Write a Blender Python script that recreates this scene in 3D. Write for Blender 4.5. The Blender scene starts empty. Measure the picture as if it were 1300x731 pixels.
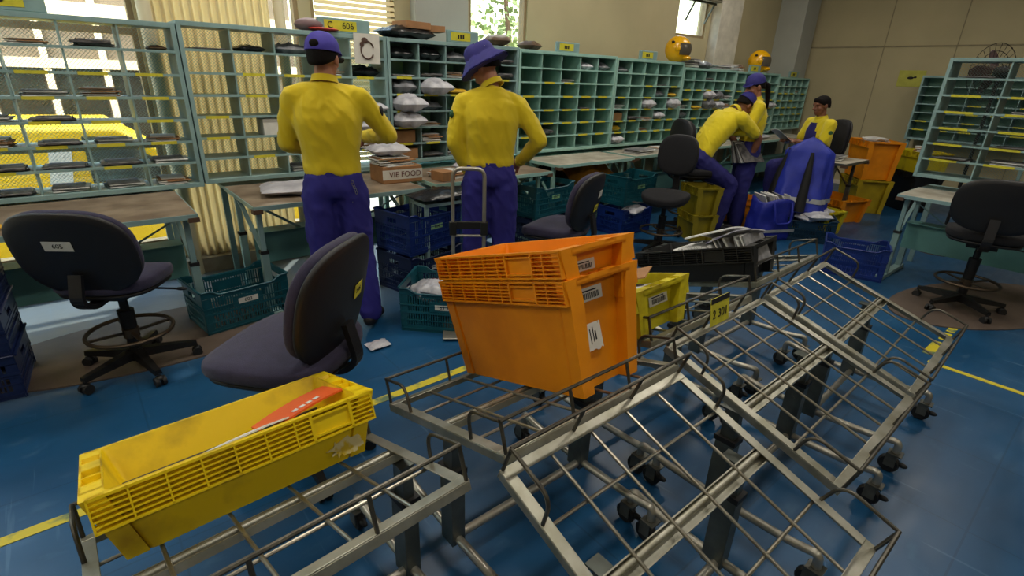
import bpy, math, random
from math import sin, cos, pi, radians, sqrt
from mathutils import Vector, Matrix, noise
random.seed(7)
SC = bpy.context.scene
COL = SC.collection
V = Vector

# ------------------------------------------------------------------ camera
F, PIT, ROL, AZ, H = 657.3, radians(22.223), radians(2.09), radians(49.649), 1.6
FW = V((cos(PIT)*cos(AZ), cos(PIT)*sin(AZ), -sin(PIT)))
_r = V((sin(AZ), -cos(AZ), 0)); _u = _r.cross(FW)
CR = cos(ROL)*_r + sin(ROL)*_u
CU = -sin(ROL)*_r + cos(ROL)*_u
cam = bpy.data.objects.new('camera', bpy.data.cameras.new('camera'))
COL.objects.link(cam); SC.camera = cam
cam.data.sensor_width = 36; cam.data.lens = F*36/1300; cam.data.clip_start = .02
m = Matrix((CR, CU, -FW)).transposed().to_4x4(); m.translation = V((0, 0, H))
cam.matrix_world = m

def ray(x, y): return (x-650)*CR + (365.5-y)*CU + F*FW
def at(x, y, z=0.0):
    d = ray(x, y); t = (z-H)/d.z; return V((d.x*t, d.y*t, z))
def dep(x, y, D):
    d = ray(x, y); t = D/(d.x*cos(AZ)+d.y*sin(AZ)); return V((d.x*t, d.y*t, H+d.z*t))

# ------------------------------------------------------------------ materials
def lin(c):
    return c/12.92 if c <= .04045 else ((c+.055)/1.055)**2.4
def rgb(r, g, b): return (lin(r/255), lin(g/255), lin(b/255), 1)
MATS = {}
def mat(name, col, rough=.6, metal=0, var=.12, scale=8, bump=.0, bscale=60, col2=None, spec=.5, sheen=0, lo=.35, hi=.7, stretch=(1,1,1)):
    if name in MATS: return MATS[name]
    m = bpy.data.materials.new(name); m.use_nodes = True
    nt = m.node_tree; b = nt.nodes['Principled BSDF']
    b.inputs['Roughness'].default_value = rough; b.inputs['Metallic'].default_value = metal
    b.inputs['Specular IOR Level'].default_value = spec
    if sheen: b.inputs['Sheen Weight'].default_value = sheen
    tc = nt.nodes.new('ShaderNodeTexCoord'); mp = nt.nodes.new('ShaderNodeMapping')
    mp.inputs['Scale'].default_value = stretch
    nt.links.new(tc.outputs['Object'], mp.inputs['Vector'])
    n = nt.nodes.new('ShaderNodeTexNoise'); n.inputs['Scale'].default_value = scale; n.inputs['Detail'].default_value = 5
    nt.links.new(mp.outputs[0], n.inputs['Vector'])
    cr = nt.nodes.new('ShaderNodeValToRGB')
    c = rgb(*col)
    c2 = rgb(*col2) if col2 else tuple([x*(1-var*2) for x in c[:3]])+(1,)
    cr.color_ramp.elements[0].color = c2; cr.color_ramp.elements[1].color = c
    cr.color_ramp.elements[0].position = lo; cr.color_ramp.elements[1].position = hi
    nt.links.new(n.outputs['Fac'], cr.inputs['Fac']); nt.links.new(cr.outputs[0], b.inputs['Base Color'])
    if bump:
        n2 = nt.nodes.new('ShaderNodeTexNoise'); n2.inputs['Scale'].default_value = bscale; n2.inputs['Detail'].default_value = 4
        nt.links.new(mp.outputs[0], n2.inputs['Vector'])
        bp = nt.nodes.new('ShaderNodeBump'); bp.inputs['Strength'].default_value = bump; bp.inputs['Distance'].default_value = .01
        nt.links.new(n2.outputs['Fac'], bp.inputs['Height']); nt.links.new(bp.outputs[0], b.inputs['Normal'])
    MATS[name] = m
    return m
def emis(name, col, s):
    m = bpy.data.materials.new(name); m.use_nodes = True
    b = m.node_tree.nodes['Principled BSDF']; b.inputs['Base Color'].default_value = rgb(*col)
    b.inputs['Emission Color'].default_value = rgb(*col); b.inputs['Emission Strength'].default_value = s
    return m
def glassm(name, tint=(235,240,240)):
    m = bpy.data.materials.new(name); m.use_nodes = True; nt = m.node_tree
    nt.nodes.remove(nt.nodes['Principled BSDF']); out = nt.nodes['Material Output']
    t = nt.nodes.new('ShaderNodeBsdfTransparent'); t.inputs[0].default_value = rgb(*tint)
    g = nt.nodes.new('ShaderNodeBsdfGlossy'); g.inputs['Roughness'].default_value = .03
    mx = nt.nodes.new('ShaderNodeMixShader')
    mx.inputs[0].default_value = .06; nt.links.new(t.outputs[0], mx.inputs[1]); nt.links.new(g.outputs[0], mx.inputs[2])
    nt.links.new(mx.outputs[0], out.inputs[0]); return m

M_STEEL = mat('galvanised_steel', (158,158,146), .38, .85, .22, 14, .08, 90, lo=.3, hi=.65)
M_ZINC = mat('zinc_frame', (186,184,172), .38, .7, .2, 9, .06, 70, col2=(146,144,126))
M_POST = mat('dark_zinc_post', (112,118,112), .42, .75, .2, 12)
M_ROD = mat('bare_rod', (172,166,150), .32, .85, .2, 20)
M_DROD = mat('dark_rod', (108,104,94), .4, .8, .25, 20)
M_CAST = mat('castor_grey', (104,104,96), .45, .6, .2, 20)
M_RUB = mat('black_rubber', (22,22,22), .6, 0, .1)
M_ORANGE = mat('orange_plastic', (240,148,8), .42, 0, .1, 5, .03, 40, col2=(214,126,6), lo=.3, hi=.6)
M_ORANGE2 = mat('orange_plastic_bright', (246,150,8), .4, 0, .07, 6)
M_YEL = mat('yellow_plastic', (236,204,10), .42, 0, .1, 5, .04, 50, col2=(178,148,22), lo=.30, hi=.48)
M_YELD = mat('worn_yellow_plastic', (205,190,20), .5, 0, .15, 7, .05, 50, col2=(150,130,20), lo=.3, hi=.5)
M_BLKP = mat('black_plastic', (28,28,28), .45, 0, .15)
M_GREENC = mat('teal_crate_plastic', (14,84,98), .42, 0, .12, 9)
M_BLUEC = mat('blue_crate_plastic', (20,50,128), .42, 0, .15, 9)
M_DBLUEC = mat('navy_crate_plastic', (18,36,84), .45, 0, .15, 9)
M_MINT = mat('mint_enamel', (160,200,190), .45, .05, .08, 5, .02, 50, col2=(140,182,172))
M_MINTI = mat('mint_enamel_sheet', (150,198,180), .5, .0, .1, 4, col2=(120,172,156))
M_MINTG = mat('grey_green_enamel', (146,176,176), .45, .05, .1, 5, .02, 50, col2=(122,152,152))
M_TEALP = mat('teal_panel', (98,150,146), .5, .05, .1, 4)
M_YLAB = mat('yellow_label', (212,204,52), .6, 0, .1, 20)
M_WOODT = mat('worn_table_top', (150,134,114), .55, 0, .2, 6, .05, 60, col2=(108,92,76))
M_GREYT = mat('pale_table_top', (196,192,178), .5, 0, .15, 7, .04, 60, col2=(150,142,126))
M_BRNEDGE = mat('brown_edge', (92,66,48), .6)
M_SHIRT = mat('yellow_knit', (216,192,8), .85, 0, .06, 3, .25, 12, col2=(204,178,4), sheen=.2, stretch=(1,1,.25))
M_SHIRT2 = mat('yellow_polo', (224,202,16), .85, 0, .06, 3, .2, 12, sheen=.2)
M_PANTS = mat('royal_blue_twill', (40,36,130), .8, 0, .14, 6, .25, 14, stretch=(1,1,.35))
M_PANTSD = mat('navy_twill', (34,32,110), .8, 0, .14, 6, .25, 14)
M_CAP = mat('violet_blue_cap', (62,52,158), .75, 0, .1, 12, .1, 80)
M_CAPD = mat('dark_blue_cap', (40,36,120), .75, 0, .1, 12, .1, 80)
M_SKIN = mat('tan_skin', (168,112,84), .55, 0, .08, 12)
M_SKIND = mat('brown_skin', (134,86,62), .55, 0, .08, 12)
M_HAIR = mat('black_hair', (20,15,13), .85, 0, .2, 60, .2, 160, spec=.2)
M_BLACK = mat('matte_black', (18,18,18), .7)
M_SHOE = mat('black_shoe', (22,20,20), .5)
M_CHAIRF = mat('navy_chair_fabric', (50,46,72), .92, 0, .12, 30, .3, 300, sheen=.1)
M_CHAIRB = mat('charcoal_chair_fabric', (24,23,27), .92, 0, .12, 30, .2, 300)
M_CHAIRS = mat('black_chair_shell', (24,22,24), .5, 0, .15, 6, .1, 200)
M_CHAIRM = mat('black_chair_metal', (26,24,22), .45, .3)
M_RING = mat('worn_foot_ring', (84,70,54), .4, .7)
M_PAPER = mat('white_paper', (222,222,218), .75, 0, .08, 12, .15, 20)
M_PAPERG = mat('grey_paper', (150,150,150), .75, 0, .25, 14, .15, 20, col2=(84,84,90))
M_PARCEL = mat('white_parcel_film', (206,206,212), .42, 0, .12, 10, .6, 18, col2=(158,158,168))
M_DARKP = mat('dark_magazine', (52,50,52), .55, 0, .2, 20, .1, 20, col2=(100,96,94), lo=.4, hi=.6)
M_BROWNP = mat('kraft_card', (166,120,78), .75, 0, .12, 10, .08, 60)
M_BRNP2 = mat('brown_wrap', (98,74,50), .7, 0, .2, 10, .5, 20)
M_BLKBAG = mat('black_plastic_bag', (24,24,26), .22, 0, .1, 10, .8, 30)
M_INK = mat('black_ink', (20,20,20), .7)
M_WHITEP = mat('white_label', (216,214,206), .6, 0, .05, 20)
M_GREENL = mat('green_label', (140,184,132), .6, 0, .05, 20)
M_HELM = mat('yellow_helmet', (236,176,10), .25, 0, .04)
M_HELV = mat('smoke_visor', (92,86,76), .12)
M_COVER = mat('blue_nylon_cover', (40,56,172), .5, 0, .1, 5, .5, 9, col2=(28,42,140))
M_BAG = mat('blue_nylon_bag', (28,40,150), .5, 0, .12, 6, .6, 14)
M_REFL = mat('reflective_grey_tape', (180,182,184), .35, .3)
M_GUARD = mat('silver_tube', (176,172,160), .35, .7, .1, 10)
M_RED = mat('red_print', (196,52,34), .5)
M_ORP = mat('orange_print', (226,92,30), .5, 0, .05)
M_BLUEP = mat('blue_print', (40,70,150), .5)
M_MAT = mat('brown_floor_mat', (94,80,70), .6, 0, .15, 6, .05, 60)

# ------------------------------------------------------------------ mesh builder
class MB:
    def __init__(s): s.v = []; s.f = []; s.mi = []; s.x = Matrix.Identity(4); s.m = 0
    def add(s, vs, fs):
        o = len(s.v); s.v += [tuple(s.x @ V(p)) for p in vs]
        s.f += [tuple(i+o for i in f) for f in fs]; s.mi += [s.m]*len(fs)
        return s
    def box(s, a, b):
        x0,y0,z0 = a; x1,y1,z1 = b
        return s.add([(x0,y0,z0),(x1,y0,z0),(x1,y1,z0),(x0,y1,z0),(x0,y0,z1),(x1,y0,z1),(x1,y1,z1),(x0,y1,z1)],
              [(3,2,1,0),(4,5,6,7),(0,1,5,4),(1,2,6,5),(2,3,7,6),(3,0,4,7)])
    def cbox(s, c, d): return s.box((c[0]-d[0]/2,c[1]-d[1]/2,c[2]-d[2]/2),(c[0]+d[0]/2,c[1]+d[1]/2,c[2]+d[2]/2))
    def bar(s, p, q, w, h=None, up=(0,0,1)):
        p = V(p); q = V(q); h = h or w; d = (q-p).normalized(); up = V(up)
        if abs(d.dot(up)) > .98: up = V((1,0,0))
        a = d.cross(up).normalized()*w/2; b = a.cross(d).normalized()*h/2
        vs = [p-a-b,p+a-b,p+a+b,p-a+b,q-a-b,q+a-b,q+a+b,q-a+b]
        return s.add(vs, [(0,1,2,3),(7,6,5,4),(4,5,1,0),(5,6,2,1),(6,7,3,2),(7,4,0,3)])
    def rings(s, rs, cap=True, closed=False):
        n = len(rs[0]); vs = [p for r in rs for p in r]; fs = []
        K = len(rs)
        for k in range(K if closed else K-1):
            a = k*n; b = ((k+1) % K)*n
            for i in range(n): fs.append((a+i, a+(i+1) % n, b+(i+1) % n, b+i))
        if cap and not closed:
            fs.append(tuple(range(n))[::-1]); fs.append(tuple((K-1)*n+i for i in range(n)))
        return s.add(vs, fs)
    def tube(s, pts, r, n=8, closed=False, cap=True):
        pts = [V(p) for p in pts]; K = len(pts); rs = []
        r = r if isinstance(r, (list, tuple)) else [r]*K
        prev = None
        for i, p in enumerate(pts):
            if closed: t = (pts[(i+1) % K]-pts[i-1]).normalized()
            else:
                a = pts[max(i-1,0)]; b = pts[min(i+1,K-1)]; t = (b-a).normalized()
            if prev is None:
                nrm = t.orthogonal().normalized()
            else:
                nrm = (prev - t*prev.dot(t)).normalized()
            prev = nrm; bn = t.cross(nrm)
            k = 1.0
            if 0 < i < K-1 or closed:
                d1 = (pts[i]-pts[i-1]).normalized(); c = max(.5, sqrt(max(0,(1+d1.dot(t)*2-1)/2)) if d1.dot(t) > 0 else .5)
            rs.append([p + nrm*r[i]*cos(2*pi*j/n) + bn*r[i]*sin(2*pi*j/n) for j in range(n)])
        return s.rings(rs, cap, closed)
    def cyl(s, p, q, r, r2=None, n=16): return s.tube([p, q], [r, r2 if r2 is not None else r], n)
    def lathe(s, prof, c=(0,0,0), n=24, axis='z'):
        rs = []
        for (r, z) in prof:
            ring = []
            for j in range(n):
                a = 2*pi*j/n; x, y = r*cos(a), r*sin(a)
                p = (x,y,z) if axis == 'z' else ((z,x,y) if axis == 'x' else (y,z,x))
                ring.append((p[0]+c[0], p[1]+c[1], p[2]+c[2]))
            rs.append(ring)
        return s.rings(rs)
    def ell(s, c, r, n=16, k=10, rot=None):
        rs = []; c = V(c)
        for i in range(k+1):
            a = -pi/2 + pi*i/k; cz = sin(a); cr = max(cos(a), .02)
            ring = []
            for j in range(n):
                b = 2*pi*j/n; p = V((r[0]*cr*cos(b), r[1]*cr*sin(b), r[2]*cz))
                if rot: p = rot @ p
                ring.append(c+p)
            rs.append(ring)
        return s.rings(rs)
    def build(s, name, mats, parent=None, smooth=True, ang=38, bevel=0, fix=False):
        me = bpy.data.meshes.new(name); me.from_pydata(s.v, [], s.f)
        mats = mats if isinstance(mats, (list, tuple)) else [mats]
        for m in mats: me.materials.append(m)
        if len(mats) > 1: me.polygons.foreach_set('material_index', s.mi)
        me.update()
        if fix:
            import bmesh
            b = bmesh.new(); b.from_mesh(me); bmesh.ops.recalc_face_normals(b, faces=b.faces); b.to_mesh(me); b.free()
        if smooth:
            me.polygons.foreach_set('use_smooth', [True]*len(me.polygons)); me.set_sharp_from_angle(angle=radians(ang))
        o = bpy.data.objects.new(name, me); COL.objects.link(o)
        if parent: o.parent = parent
        if bevel:
            b = o.modifiers.new('bevel', 'BEVEL'); b.width = bevel; b.segments = 2; b.limit_method = 'ANGLE'; b.angle_limit = radians(40)
        return o

def fillet(pts, r, k=5):
    pts = [V(p) for p in pts]; out = [pts[0]]
    for i in range(1, len(pts)-1):
        a, b, c = pts[i-1], pts[i], pts[i+1]
        d1 = (a-b); d2 = (c-b); rr = min(r, d1.length*.49, d2.length*.49)
        p = b + d1.normalized()*rr; q = b + d2.normalized()*rr
        for j in range(k+1):
            t = j/k; out.append(p*(1-t)**2 + b*2*t*(1-t) + q*t*t)
    out.append(pts[-1]); return out
def rrect(hx, hy, r, z, k=4, c=(0,0)):
    out = []
    for sx, sy, a0 in ((1,1,0),(-1,1,pi/2),(-1,-1,pi),(1,-1,3*pi/2)):
        for j in range(k+1):
            a = a0 + pi/2*j/k
            out.append(V((c[0]+sx*(hx-r)+r*cos(a), c[1]+sy*(hy-r)+r*sin(a), z)))
    return out

# ------------------------------------------------------------------ object bookkeeping
def tag(o, label=None, cat=None, group=None, kind=None):
    if label: o['label'] = label
    if cat: o['category'] = cat
    if group: o['group'] = group
    if kind: o['kind'] = kind
    return o
def thing(name, label, cat, loc=(0,0,0), rz=0, group=None, mtx=None):
    o = bpy.data.objects.new(name, None); COL.objects.link(o); o.empty_display_size = .1
    if mtx is not None: o.matrix_world = mtx
    else: o.location = loc; o.rotation_euler = (0,0,rz)
    return tag(o, label, cat, group)
def copy_tree(o, parent=None):
    c = o.copy(); COL.objects.link(c)
    if parent: c.parent = parent
    for ch in list(o.children): copy_tree(ch, c)
    return c
def struct(o): o['kind'] = 'structure'; return o
def TM(loc, rz=0, rx=0, ry=0):
    return Matrix.Translation(V(loc)) @ Matrix.Rotation(rz,4,'Z') @ Matrix.Rotation(ry,4,'Y') @ Matrix.Rotation(rx,4,'X')
def text(body, size, mtx, parent, m=M_INK, name='lettering', ext=.0006, align='CENTER'):
    cu = bpy.data.curves.new(name, 'FONT'); cu.body = body; cu.size = size; cu.extrude = ext
    cu.align_x = align; cu.align_y = 'CENTER'; cu.materials.append(m); cu.resolution_u = 3
    o = bpy.data.objects.new(name, cu); COL.objects.link(o)
    me = bpy.data.meshes.new_from_object(o); me.materials.clear(); me.materials.append(m)
    bpy.data.objects.remove(o); o = bpy.data.objects.new(name, me); COL.objects.link(o); o.parent = parent; o.matrix_local = mtx
    return o
RX90 = Matrix.Rotation(pi/2, 4, 'X')     # text standing up, read from -Y
ORD = ['first','second','third','fourth','fifth','sixth','seventh','eighth']
# ------------------------------------------------------------------ the room
def floor_mat():
    m = bpy.data.materials.new('blue_epoxy_floor'); m.use_nodes = True; nt = m.node_tree; N = nt.nodes; L = nt.links
    b = N['Principled BSDF']; tc = N.new('ShaderNodeTexCoord')
    def noisen(sc, det=5, st=(1,1,1)):
        mp = N.new('ShaderNodeMapping'); mp.inputs['Scale'].default_value = st; L.new(tc.outputs['Object'], mp.inputs['Vector'])
        n = N.new('ShaderNodeTexNoise'); n.inputs['Scale'].default_value = sc; n.inputs['Detail'].default_value = det
        L.new(mp.outputs[0], n.inputs['Vector']); return n
    n1 = noisen(.9); cr = N.new('ShaderNodeValToRGB'); L.new(n1.outputs['Fac'], cr.inputs['Fac'])
    cr.color_ramp.elements[0].color = rgb(14,58,92); cr.color_ramp.elements[0].position = .3
    cr.color_ramp.elements[1].color = rgb(30,86,130); cr.color_ramp.elements[1].position = .72
    n2 = noisen(6, 8, (1,2.2,1)); cr2 = N.new('ShaderNodeValToRGB'); L.new(n2.outputs['Fac'], cr2.inputs['Fac'])
    cr2.color_ramp.elements[0].position = .60; cr2.color_ramp.elements[0].color = (0,0,0,1)
    cr2.color_ramp.elements[1].position = .78; cr2.color_ramp.elements[1].color = (.3,.3,.3,1)
    mx = N.new('ShaderNodeMix'); mx.data_type = 'RGBA'; L.new(cr2.outputs[0], mx.inputs[0]); L.new(cr.outputs[0], mx.inputs[6])
    mx.inputs[7].default_value = rgb(84,122,150)
    # tile joints
    br = N.new('ShaderNodeTexBrick'); br.offset = 0; br.inputs['Scale'].default_value = 1
    br.inputs['Brick Width'].default_value = .6; br.inputs['Row Height'].default_value = .6; br.inputs['Mortar Size'].default_value = .004
    br.inputs['Color1'].default_value = (1,1,1,1); br.inputs['Color2'].default_value = (1,1,1,1); br.inputs['Mortar'].default_value = (.45,.45,.45,1)
    L.new(tc.outputs['Object'], br.inputs['Vector'])
    mu = N.new('ShaderNodeMix'); mu.data_type = 'RGBA'; mu.blend_type = 'MULTIPLY'; mu.inputs[0].default_value = .4
    L.new(mx.outputs[2], mu.inputs[6]); L.new(br.outputs['Color'], mu.inputs[7])
    # grey window sheen painted into the floor colour by the sorting desks
    sx = N.new('ShaderNodeSeparateXYZ'); L.new(tc.outputs['Object'], sx.inputs[0])
    n3 = noisen(1.6, 4); ad = N.new('ShaderNodeMath'); ad.operation = 'MULTIPLY_ADD'; ad.inputs[1].default_value = .9
    L.new(n3.outputs['Fac'], ad.inputs[0]); L.new(sx.outputs['Y'], ad.inputs[2])
    mr = N.new('ShaderNodeMapRange'); mr.inputs[1].default_value = 3.55; mr.inputs[2].default_value = 4.3; L.new(ad.outputs[0], mr.inputs[0])
    mr2 = N.new('ShaderNodeMapRange'); mr2.inputs[1].default_value = 3.2; mr2.inputs[2].default_value = 1.8; L.new(sx.outputs['X'], mr2.inputs[0])
    mm = N.new('ShaderNodeMath'); mm.operation = 'MULTIPLY'; L.new(mr.outputs[0], mm.inputs[0]); L.new(mr2.outputs[0], mm.inputs[1])
    m3 = N.new('ShaderNodeMath'); m3.operation = 'MULTIPLY'; m3.inputs[1].default_value = .8; L.new(mm.outputs[0], m3.inputs[0])
    mw = N.new('ShaderNodeMix'); mw.data_type = 'RGBA'; L.new(m3.outputs[0], mw.inputs[0]); L.new(mu.outputs[2], mw.inputs[6])
    mw.inputs[7].default_value = rgb(120,124,122)
    # scratches
    def scratch(ang, sc, th):
        mp = N.new('ShaderNodeMapping'); mp.inputs['Rotation'].default_value = (0,0,ang); mp.inputs['Scale'].default_value = (sc, sc*.06, 1)
        L.new(tc.outputs['Object'], mp.inputs['Vector'])
        v = N.new('ShaderNodeTexNoise'); v.inputs['Scale'].default_value = 6; v.inputs['Detail'].default_value = 3; L.new(mp.outputs[0], v.inputs['Vector'])
        c = N.new('ShaderNodeValToRGB'); c.color_ramp.elements[0].position = th; c.color_ramp.elements[0].color = (0,0,0,1)
        c.color_ramp.elements[1].position = th+.05; c.color_ramp.elements[1].color = (.22,.22,.22,1); L.new(v.outputs['Fac'], c.inputs['Fac']); return c
    prev = mw
    for a, sc, th in ((.5, 4, .68), (-.7, 3, .69), (1.4, 5, .7)):
        c = scratch(a, sc, th); q = N.new('ShaderNodeMix'); q.data_type = 'RGBA'; L.new(c.outputs[0], q.inputs[0]); L.new(prev.outputs[2], q.inputs[6])
        q.inputs[7].default_value = rgb(110,140,165); prev = q
    L.new(prev.outputs[2], b.inputs['Base Color'])
    r = N.new('ShaderNodeMapRange'); r.inputs[3].default_value = .2; r.inputs[4].default_value = .5; L.new(n2.outputs['Fac'], r.inputs[0]); L.new(r.outputs[0], b.inputs['Roughness'])
    bp = N.new('ShaderNodeBump'); bp.inputs['Strength'].default_value = .12; bp.inputs['Distance'].default_value = .004
    L.new(br.outputs['Fac'], bp.inputs['Height']); bp.invert = True; L.new(bp.outputs[0], b.inputs['Normal'])
    return m
M_FLOOR = floor_mat()
M_WALL = mat('beige_wall_paint', (184,172,136), .75, 0, .06, 1.5, .03, 30)
M_WALLC = mat('cream_wall_paint', (226,212,178), .7, 0, .06, 2)
M_CEIL = mat('ceiling_paint', (200,196,186), .8)
M_SEAM = mat('wall_seam', (150,140,112), .8)
M_PILG = mat('grey_pillar_paint', (170,172,164), .7, 0, .05, 3)
M_FRAME = mat('ochre_window_frame', (150,130,96), .5, 0, .1, 6)
M_BLIND = mat('cream_blind', (232,220,186), .7, 0, .05, 3)
M_GLASS = glassm('window_glass')
X0, X1, Y0, Y1, ZC = -4.0, 10.6, -4.5, 4.85, 3.9
fl = MB().box((X0-.2,Y0-.2,-.1),(X1+.2,Y1+.12,0)).build('floor', M_FLOOR); struct(fl)
struct(MB().box((X0-.2,Y0-.2,ZC),(X1+.2,Y1+.2,ZC+.1)).build('ceiling', M_CEIL))
struct(MB().box((X1,Y0-.2,0),(X1+.15,Y1+.2,ZC)).build('wall_back', M_WALL))
struct(MB().box((X0-.15,Y0-.2,0),(X0,Y1+.2,ZC)).build('wall_rear', M_WALL))
struct(MB().box((X0,Y0-.15,0),(X1,Y0,ZC)).build('wall_right', M_WALL))
# seams of the partition panels on the far wall
sm = MB()
for y in (3.32, 2.36, 1.3, .2): sm.box((X1-.006,y-.006,.1),(X1,y+.006,ZC))
sm.box((X1-.008,Y0,2.24),(X1,Y1,2.262))
struct(sm.build('trim_1', M_SEAM))
struct(MB().box((X1-.012,Y0,0),(X1,Y1,.07)).build('baseboard_back', mat('pale_baseboard', (214,206,192), .5)))
# window wall: solid pieces around the openings
wins = [(-3.7,.55,.25,2.75),(.64,1.70,.25,3.0),(1.80,2.58,.25,3.0),(3.42,4.20,1.0,3.0),(7.0,7.75,2.22,3.2)]
wl = MB(); xs = X0
for (a,b,z0,z1) in wins:
    wl.box((xs,Y1,0),(a,Y1+.15,ZC)); wl.box((a,Y1,0),(b,Y1+.15,z0)); wl.box((a,Y1,z1),(b,Y1+.15,ZC)); xs = b
wl.box((xs,Y1,0),(X1,Y1+.15,ZC))
struct(wl.build('wall_left', M_WALL))
for i,(a,b,z0,z1) in enumerate(wins):
    w = MB(); t = .035
    w.box((a,Y1+.02,z0),(a+t,Y1+.1,z1)); w.box((b-t,Y1+.02,z0),(b,Y1+.1,z1)); w.box((a+t,Y1+.02,z0),(b-t,Y1+.1,z0+t)); w.box((a+t,Y1+.02,z1-t),(b-t,Y1+.1,z1))
    if i == 0:
        for z in (1.78, 1.0): w.box((a+t,Y1+.035,z),(b-t,Y1+.085,z+.045))
    o = struct(w.build('window_%d' % (i+1), M_FRAME))
    g = MB().box((a+t,Y1+.055,z0+t),(b-t,Y1+.061,z1-t)).build('window_pane', M_GLASS, o)
# pillars, pipes and blinds standing along the window wall
struct(MB().box((2.74,Y1-.10,0),(3.34,Y1,ZC)).build('pillar', M_PILG, bevel=.01))
struct(MB().box((7.85,Y1-.16,0),(8.45,Y1,ZC)).build('pillar', mat('pale_pillar_paint', (206,200,184), .7), bevel=.01))
struct(MB().box((9.95,Y1-.45,0),(10.45,Y1,ZC)).build('pillar', M_PILG, bevel=.01))
for x, r in ((.60,.045),(1.50,.04)):
    o = MB().cyl((x,Y1-.13,0),(x,Y1-.13,ZC),r,n=20).build('vertical_pipe', M_WALLC)
    tag(o, 'cream vertical pipe beside the yellow car window' if x < .8 else 'cream vertical pipe beyond the curtain, left of the capped worker', 'pipe')
def translucent(name, col, mixf=.55):
    m = bpy.data.materials.new(name); m.use_nodes = True; nt = m.node_tree; nt.nodes.remove(nt.nodes['Principled BSDF'])
    d = nt.nodes.new('ShaderNodeBsdfDiffuse'); d.inputs[0].default_value = rgb(*col); q = nt.nodes.new('ShaderNodeBsdfTranslucent'); q.inputs[0].default_value = rgb(*col)
    mx = nt.nodes.new('ShaderNodeMixShader'); mx.inputs[0].default_value = mixf
    nt.links.new(d.outputs[0], mx.inputs[1]); nt.links.new(q.outputs[0], mx.inputs[2]); nt.links.new(mx.outputs[0], nt.nodes['Material Output'].inputs[0]); return m
M_CURT = translucent('cream_curtain_fabric', (226,214,182), .6)
bl = MB(); f_ = []; b_ = []
for k in range(161):
    x = .60+k*.0053; y = Y1-.055+.022*sin(k*.55)+.008*sin(k*.21); f_.append((x,y)); b_.append((x,y+.002))
lp = f_+b_[::-1]; nn = len(lp); bl.add([(x,y,.10) for x,y in lp]+[(x,y,3.05) for x,y in lp], [(i,(i+1)%nn,nn+(i+1)%nn,nn+i) for i in range(nn)])
tb = thing('curtain', 'cream pleated curtain hanging behind the second rack from the left', 'curtain', (0,0,0))
bl.build('curtain_cloth', M_CURT, tb, ang=180); MB().box((.58,Y1-.07,3.05),(1.47,Y1-.04,3.08)).build('curtain_rail', M_WHITEP, tb)
hb = MB()
for k in range(38): 
    z = .55+k*.045; hb.x = TM((0,Y1-.03,z), 0, radians(64)); hb.box((1.82,-.018,-.0008),(2.56,.018,.0008))
hb.x = Matrix.Identity(4)
tb = thing('venetian_blind', 'cream horizontal blind on the bright window behind the capped worker', 'blind')
hb.build('blind_slats', translucent('cream_blind_slat', (236,224,190), .4), tb); MB().box((1.8,Y1-.055,2.26),(2.58,Y1-.005,2.31)).build('blind_rail', M_WHITEP, tb)
# rack of bottles-like bracket in the high window
ac = thing('air_conditioner', 'small grey unit mounted in the high window above the helmet', 'air conditioner', (7.44,Y1-.02,2.68))
MB().box((-.3,-.2,0),(.28,.05,.34)).build('case', mat('dirty_grey_case', (128,122,104), .6), ac, bevel=.01)
g = MB()
for k in range(9): g.box((-.27,-.208,.03+k*.034),(.25,-.2,.045+k*.034))
g.build('grille', mat('dark_grille', (60,54,44), .6), ac)
g = MB().bar((-.25,-.1,-.02),(-.25,.02,-.26),.02).bar((.25,-.1,-.02),(.25,.02,-.26),.02).bar((-.3,-.1,-.012),(.3,-.1,-.012),.02)
g.build('bracket', M_POST, ac)
# skirting kerb under the window wall
struct(MB().box((X0,Y1-.14,0),(2.74,Y1,.12)).build('trim_2', mat('worn_kerb', (176,164,142), .6, 0, .15, 5, col2=(128,112,92))))
# floor marking lines (painted)
def paint(name, quads):
    mb = MB()
    for (a,b) in quads: mb.box((a[0],a[1],0.0003),(b[0],b[1],.0022))
    return struct(mb.build(name, mat('yellow_floor_paint', (206,190,44), .5, 0, .25, 9, col2=(96,120,90), lo=.38, hi=.5)))
paint('trim_3', [((-3.5,2.155),(3.90,2.205))])
paint('trim_4', [((3.92,-4.2),(3.96,.50))])
paint('trim_5', [((4.06,.495),(4.34,.56)),((4.40,.50),(4.56,.55)),((4.60,.50),(4.76,.55)),((4.80,.505),(4.94,.55)),((4.98,.505),(5.12,.55))])
# fluorescent fittings on the ceiling; row over the tables added to brighten the racks
k = 0
for ix, x in enumerate((-1.6, 1.4, 4.4, 7.4)):
    for iy, y in enumerate((-2.2, .6, 3.3)):
        t = thing('ceiling_light', 'fluorescent ceiling fitting, %s along the ceiling in the row %s' % (ORD[ix], ('away from the windows','over the carts','added over the sorting tables')[iy]), 'ceiling light', (x,y,ZC-.07), 0, 'fluorescent ceiling fittings')
        MB().box((-.62,-.1,.03),(.62,.1,.07)).build('housing', M_WHITEP, t)
        for s in (-1,1): MB().cyl((-.6,s*.05,.012),(.6,s*.05,.012),.014,n=10).build('tube', emis('tube_glow', (255,244,224), 4), t)
        l = bpy.data.lights.new('fitting_light','AREA'); l.shape = 'RECTANGLE'; l.size = 1.2; l.size_y = .2; l.energy = (16,26,34)[iy]*(.8 if ix == 3 else 1); l.color = (1,.93,.82)
        lo = bpy.data.objects.new('fitting_light', l); COL.objects.link(lo); lo.parent = t; lo.location = (0,0,-.01)
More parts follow.
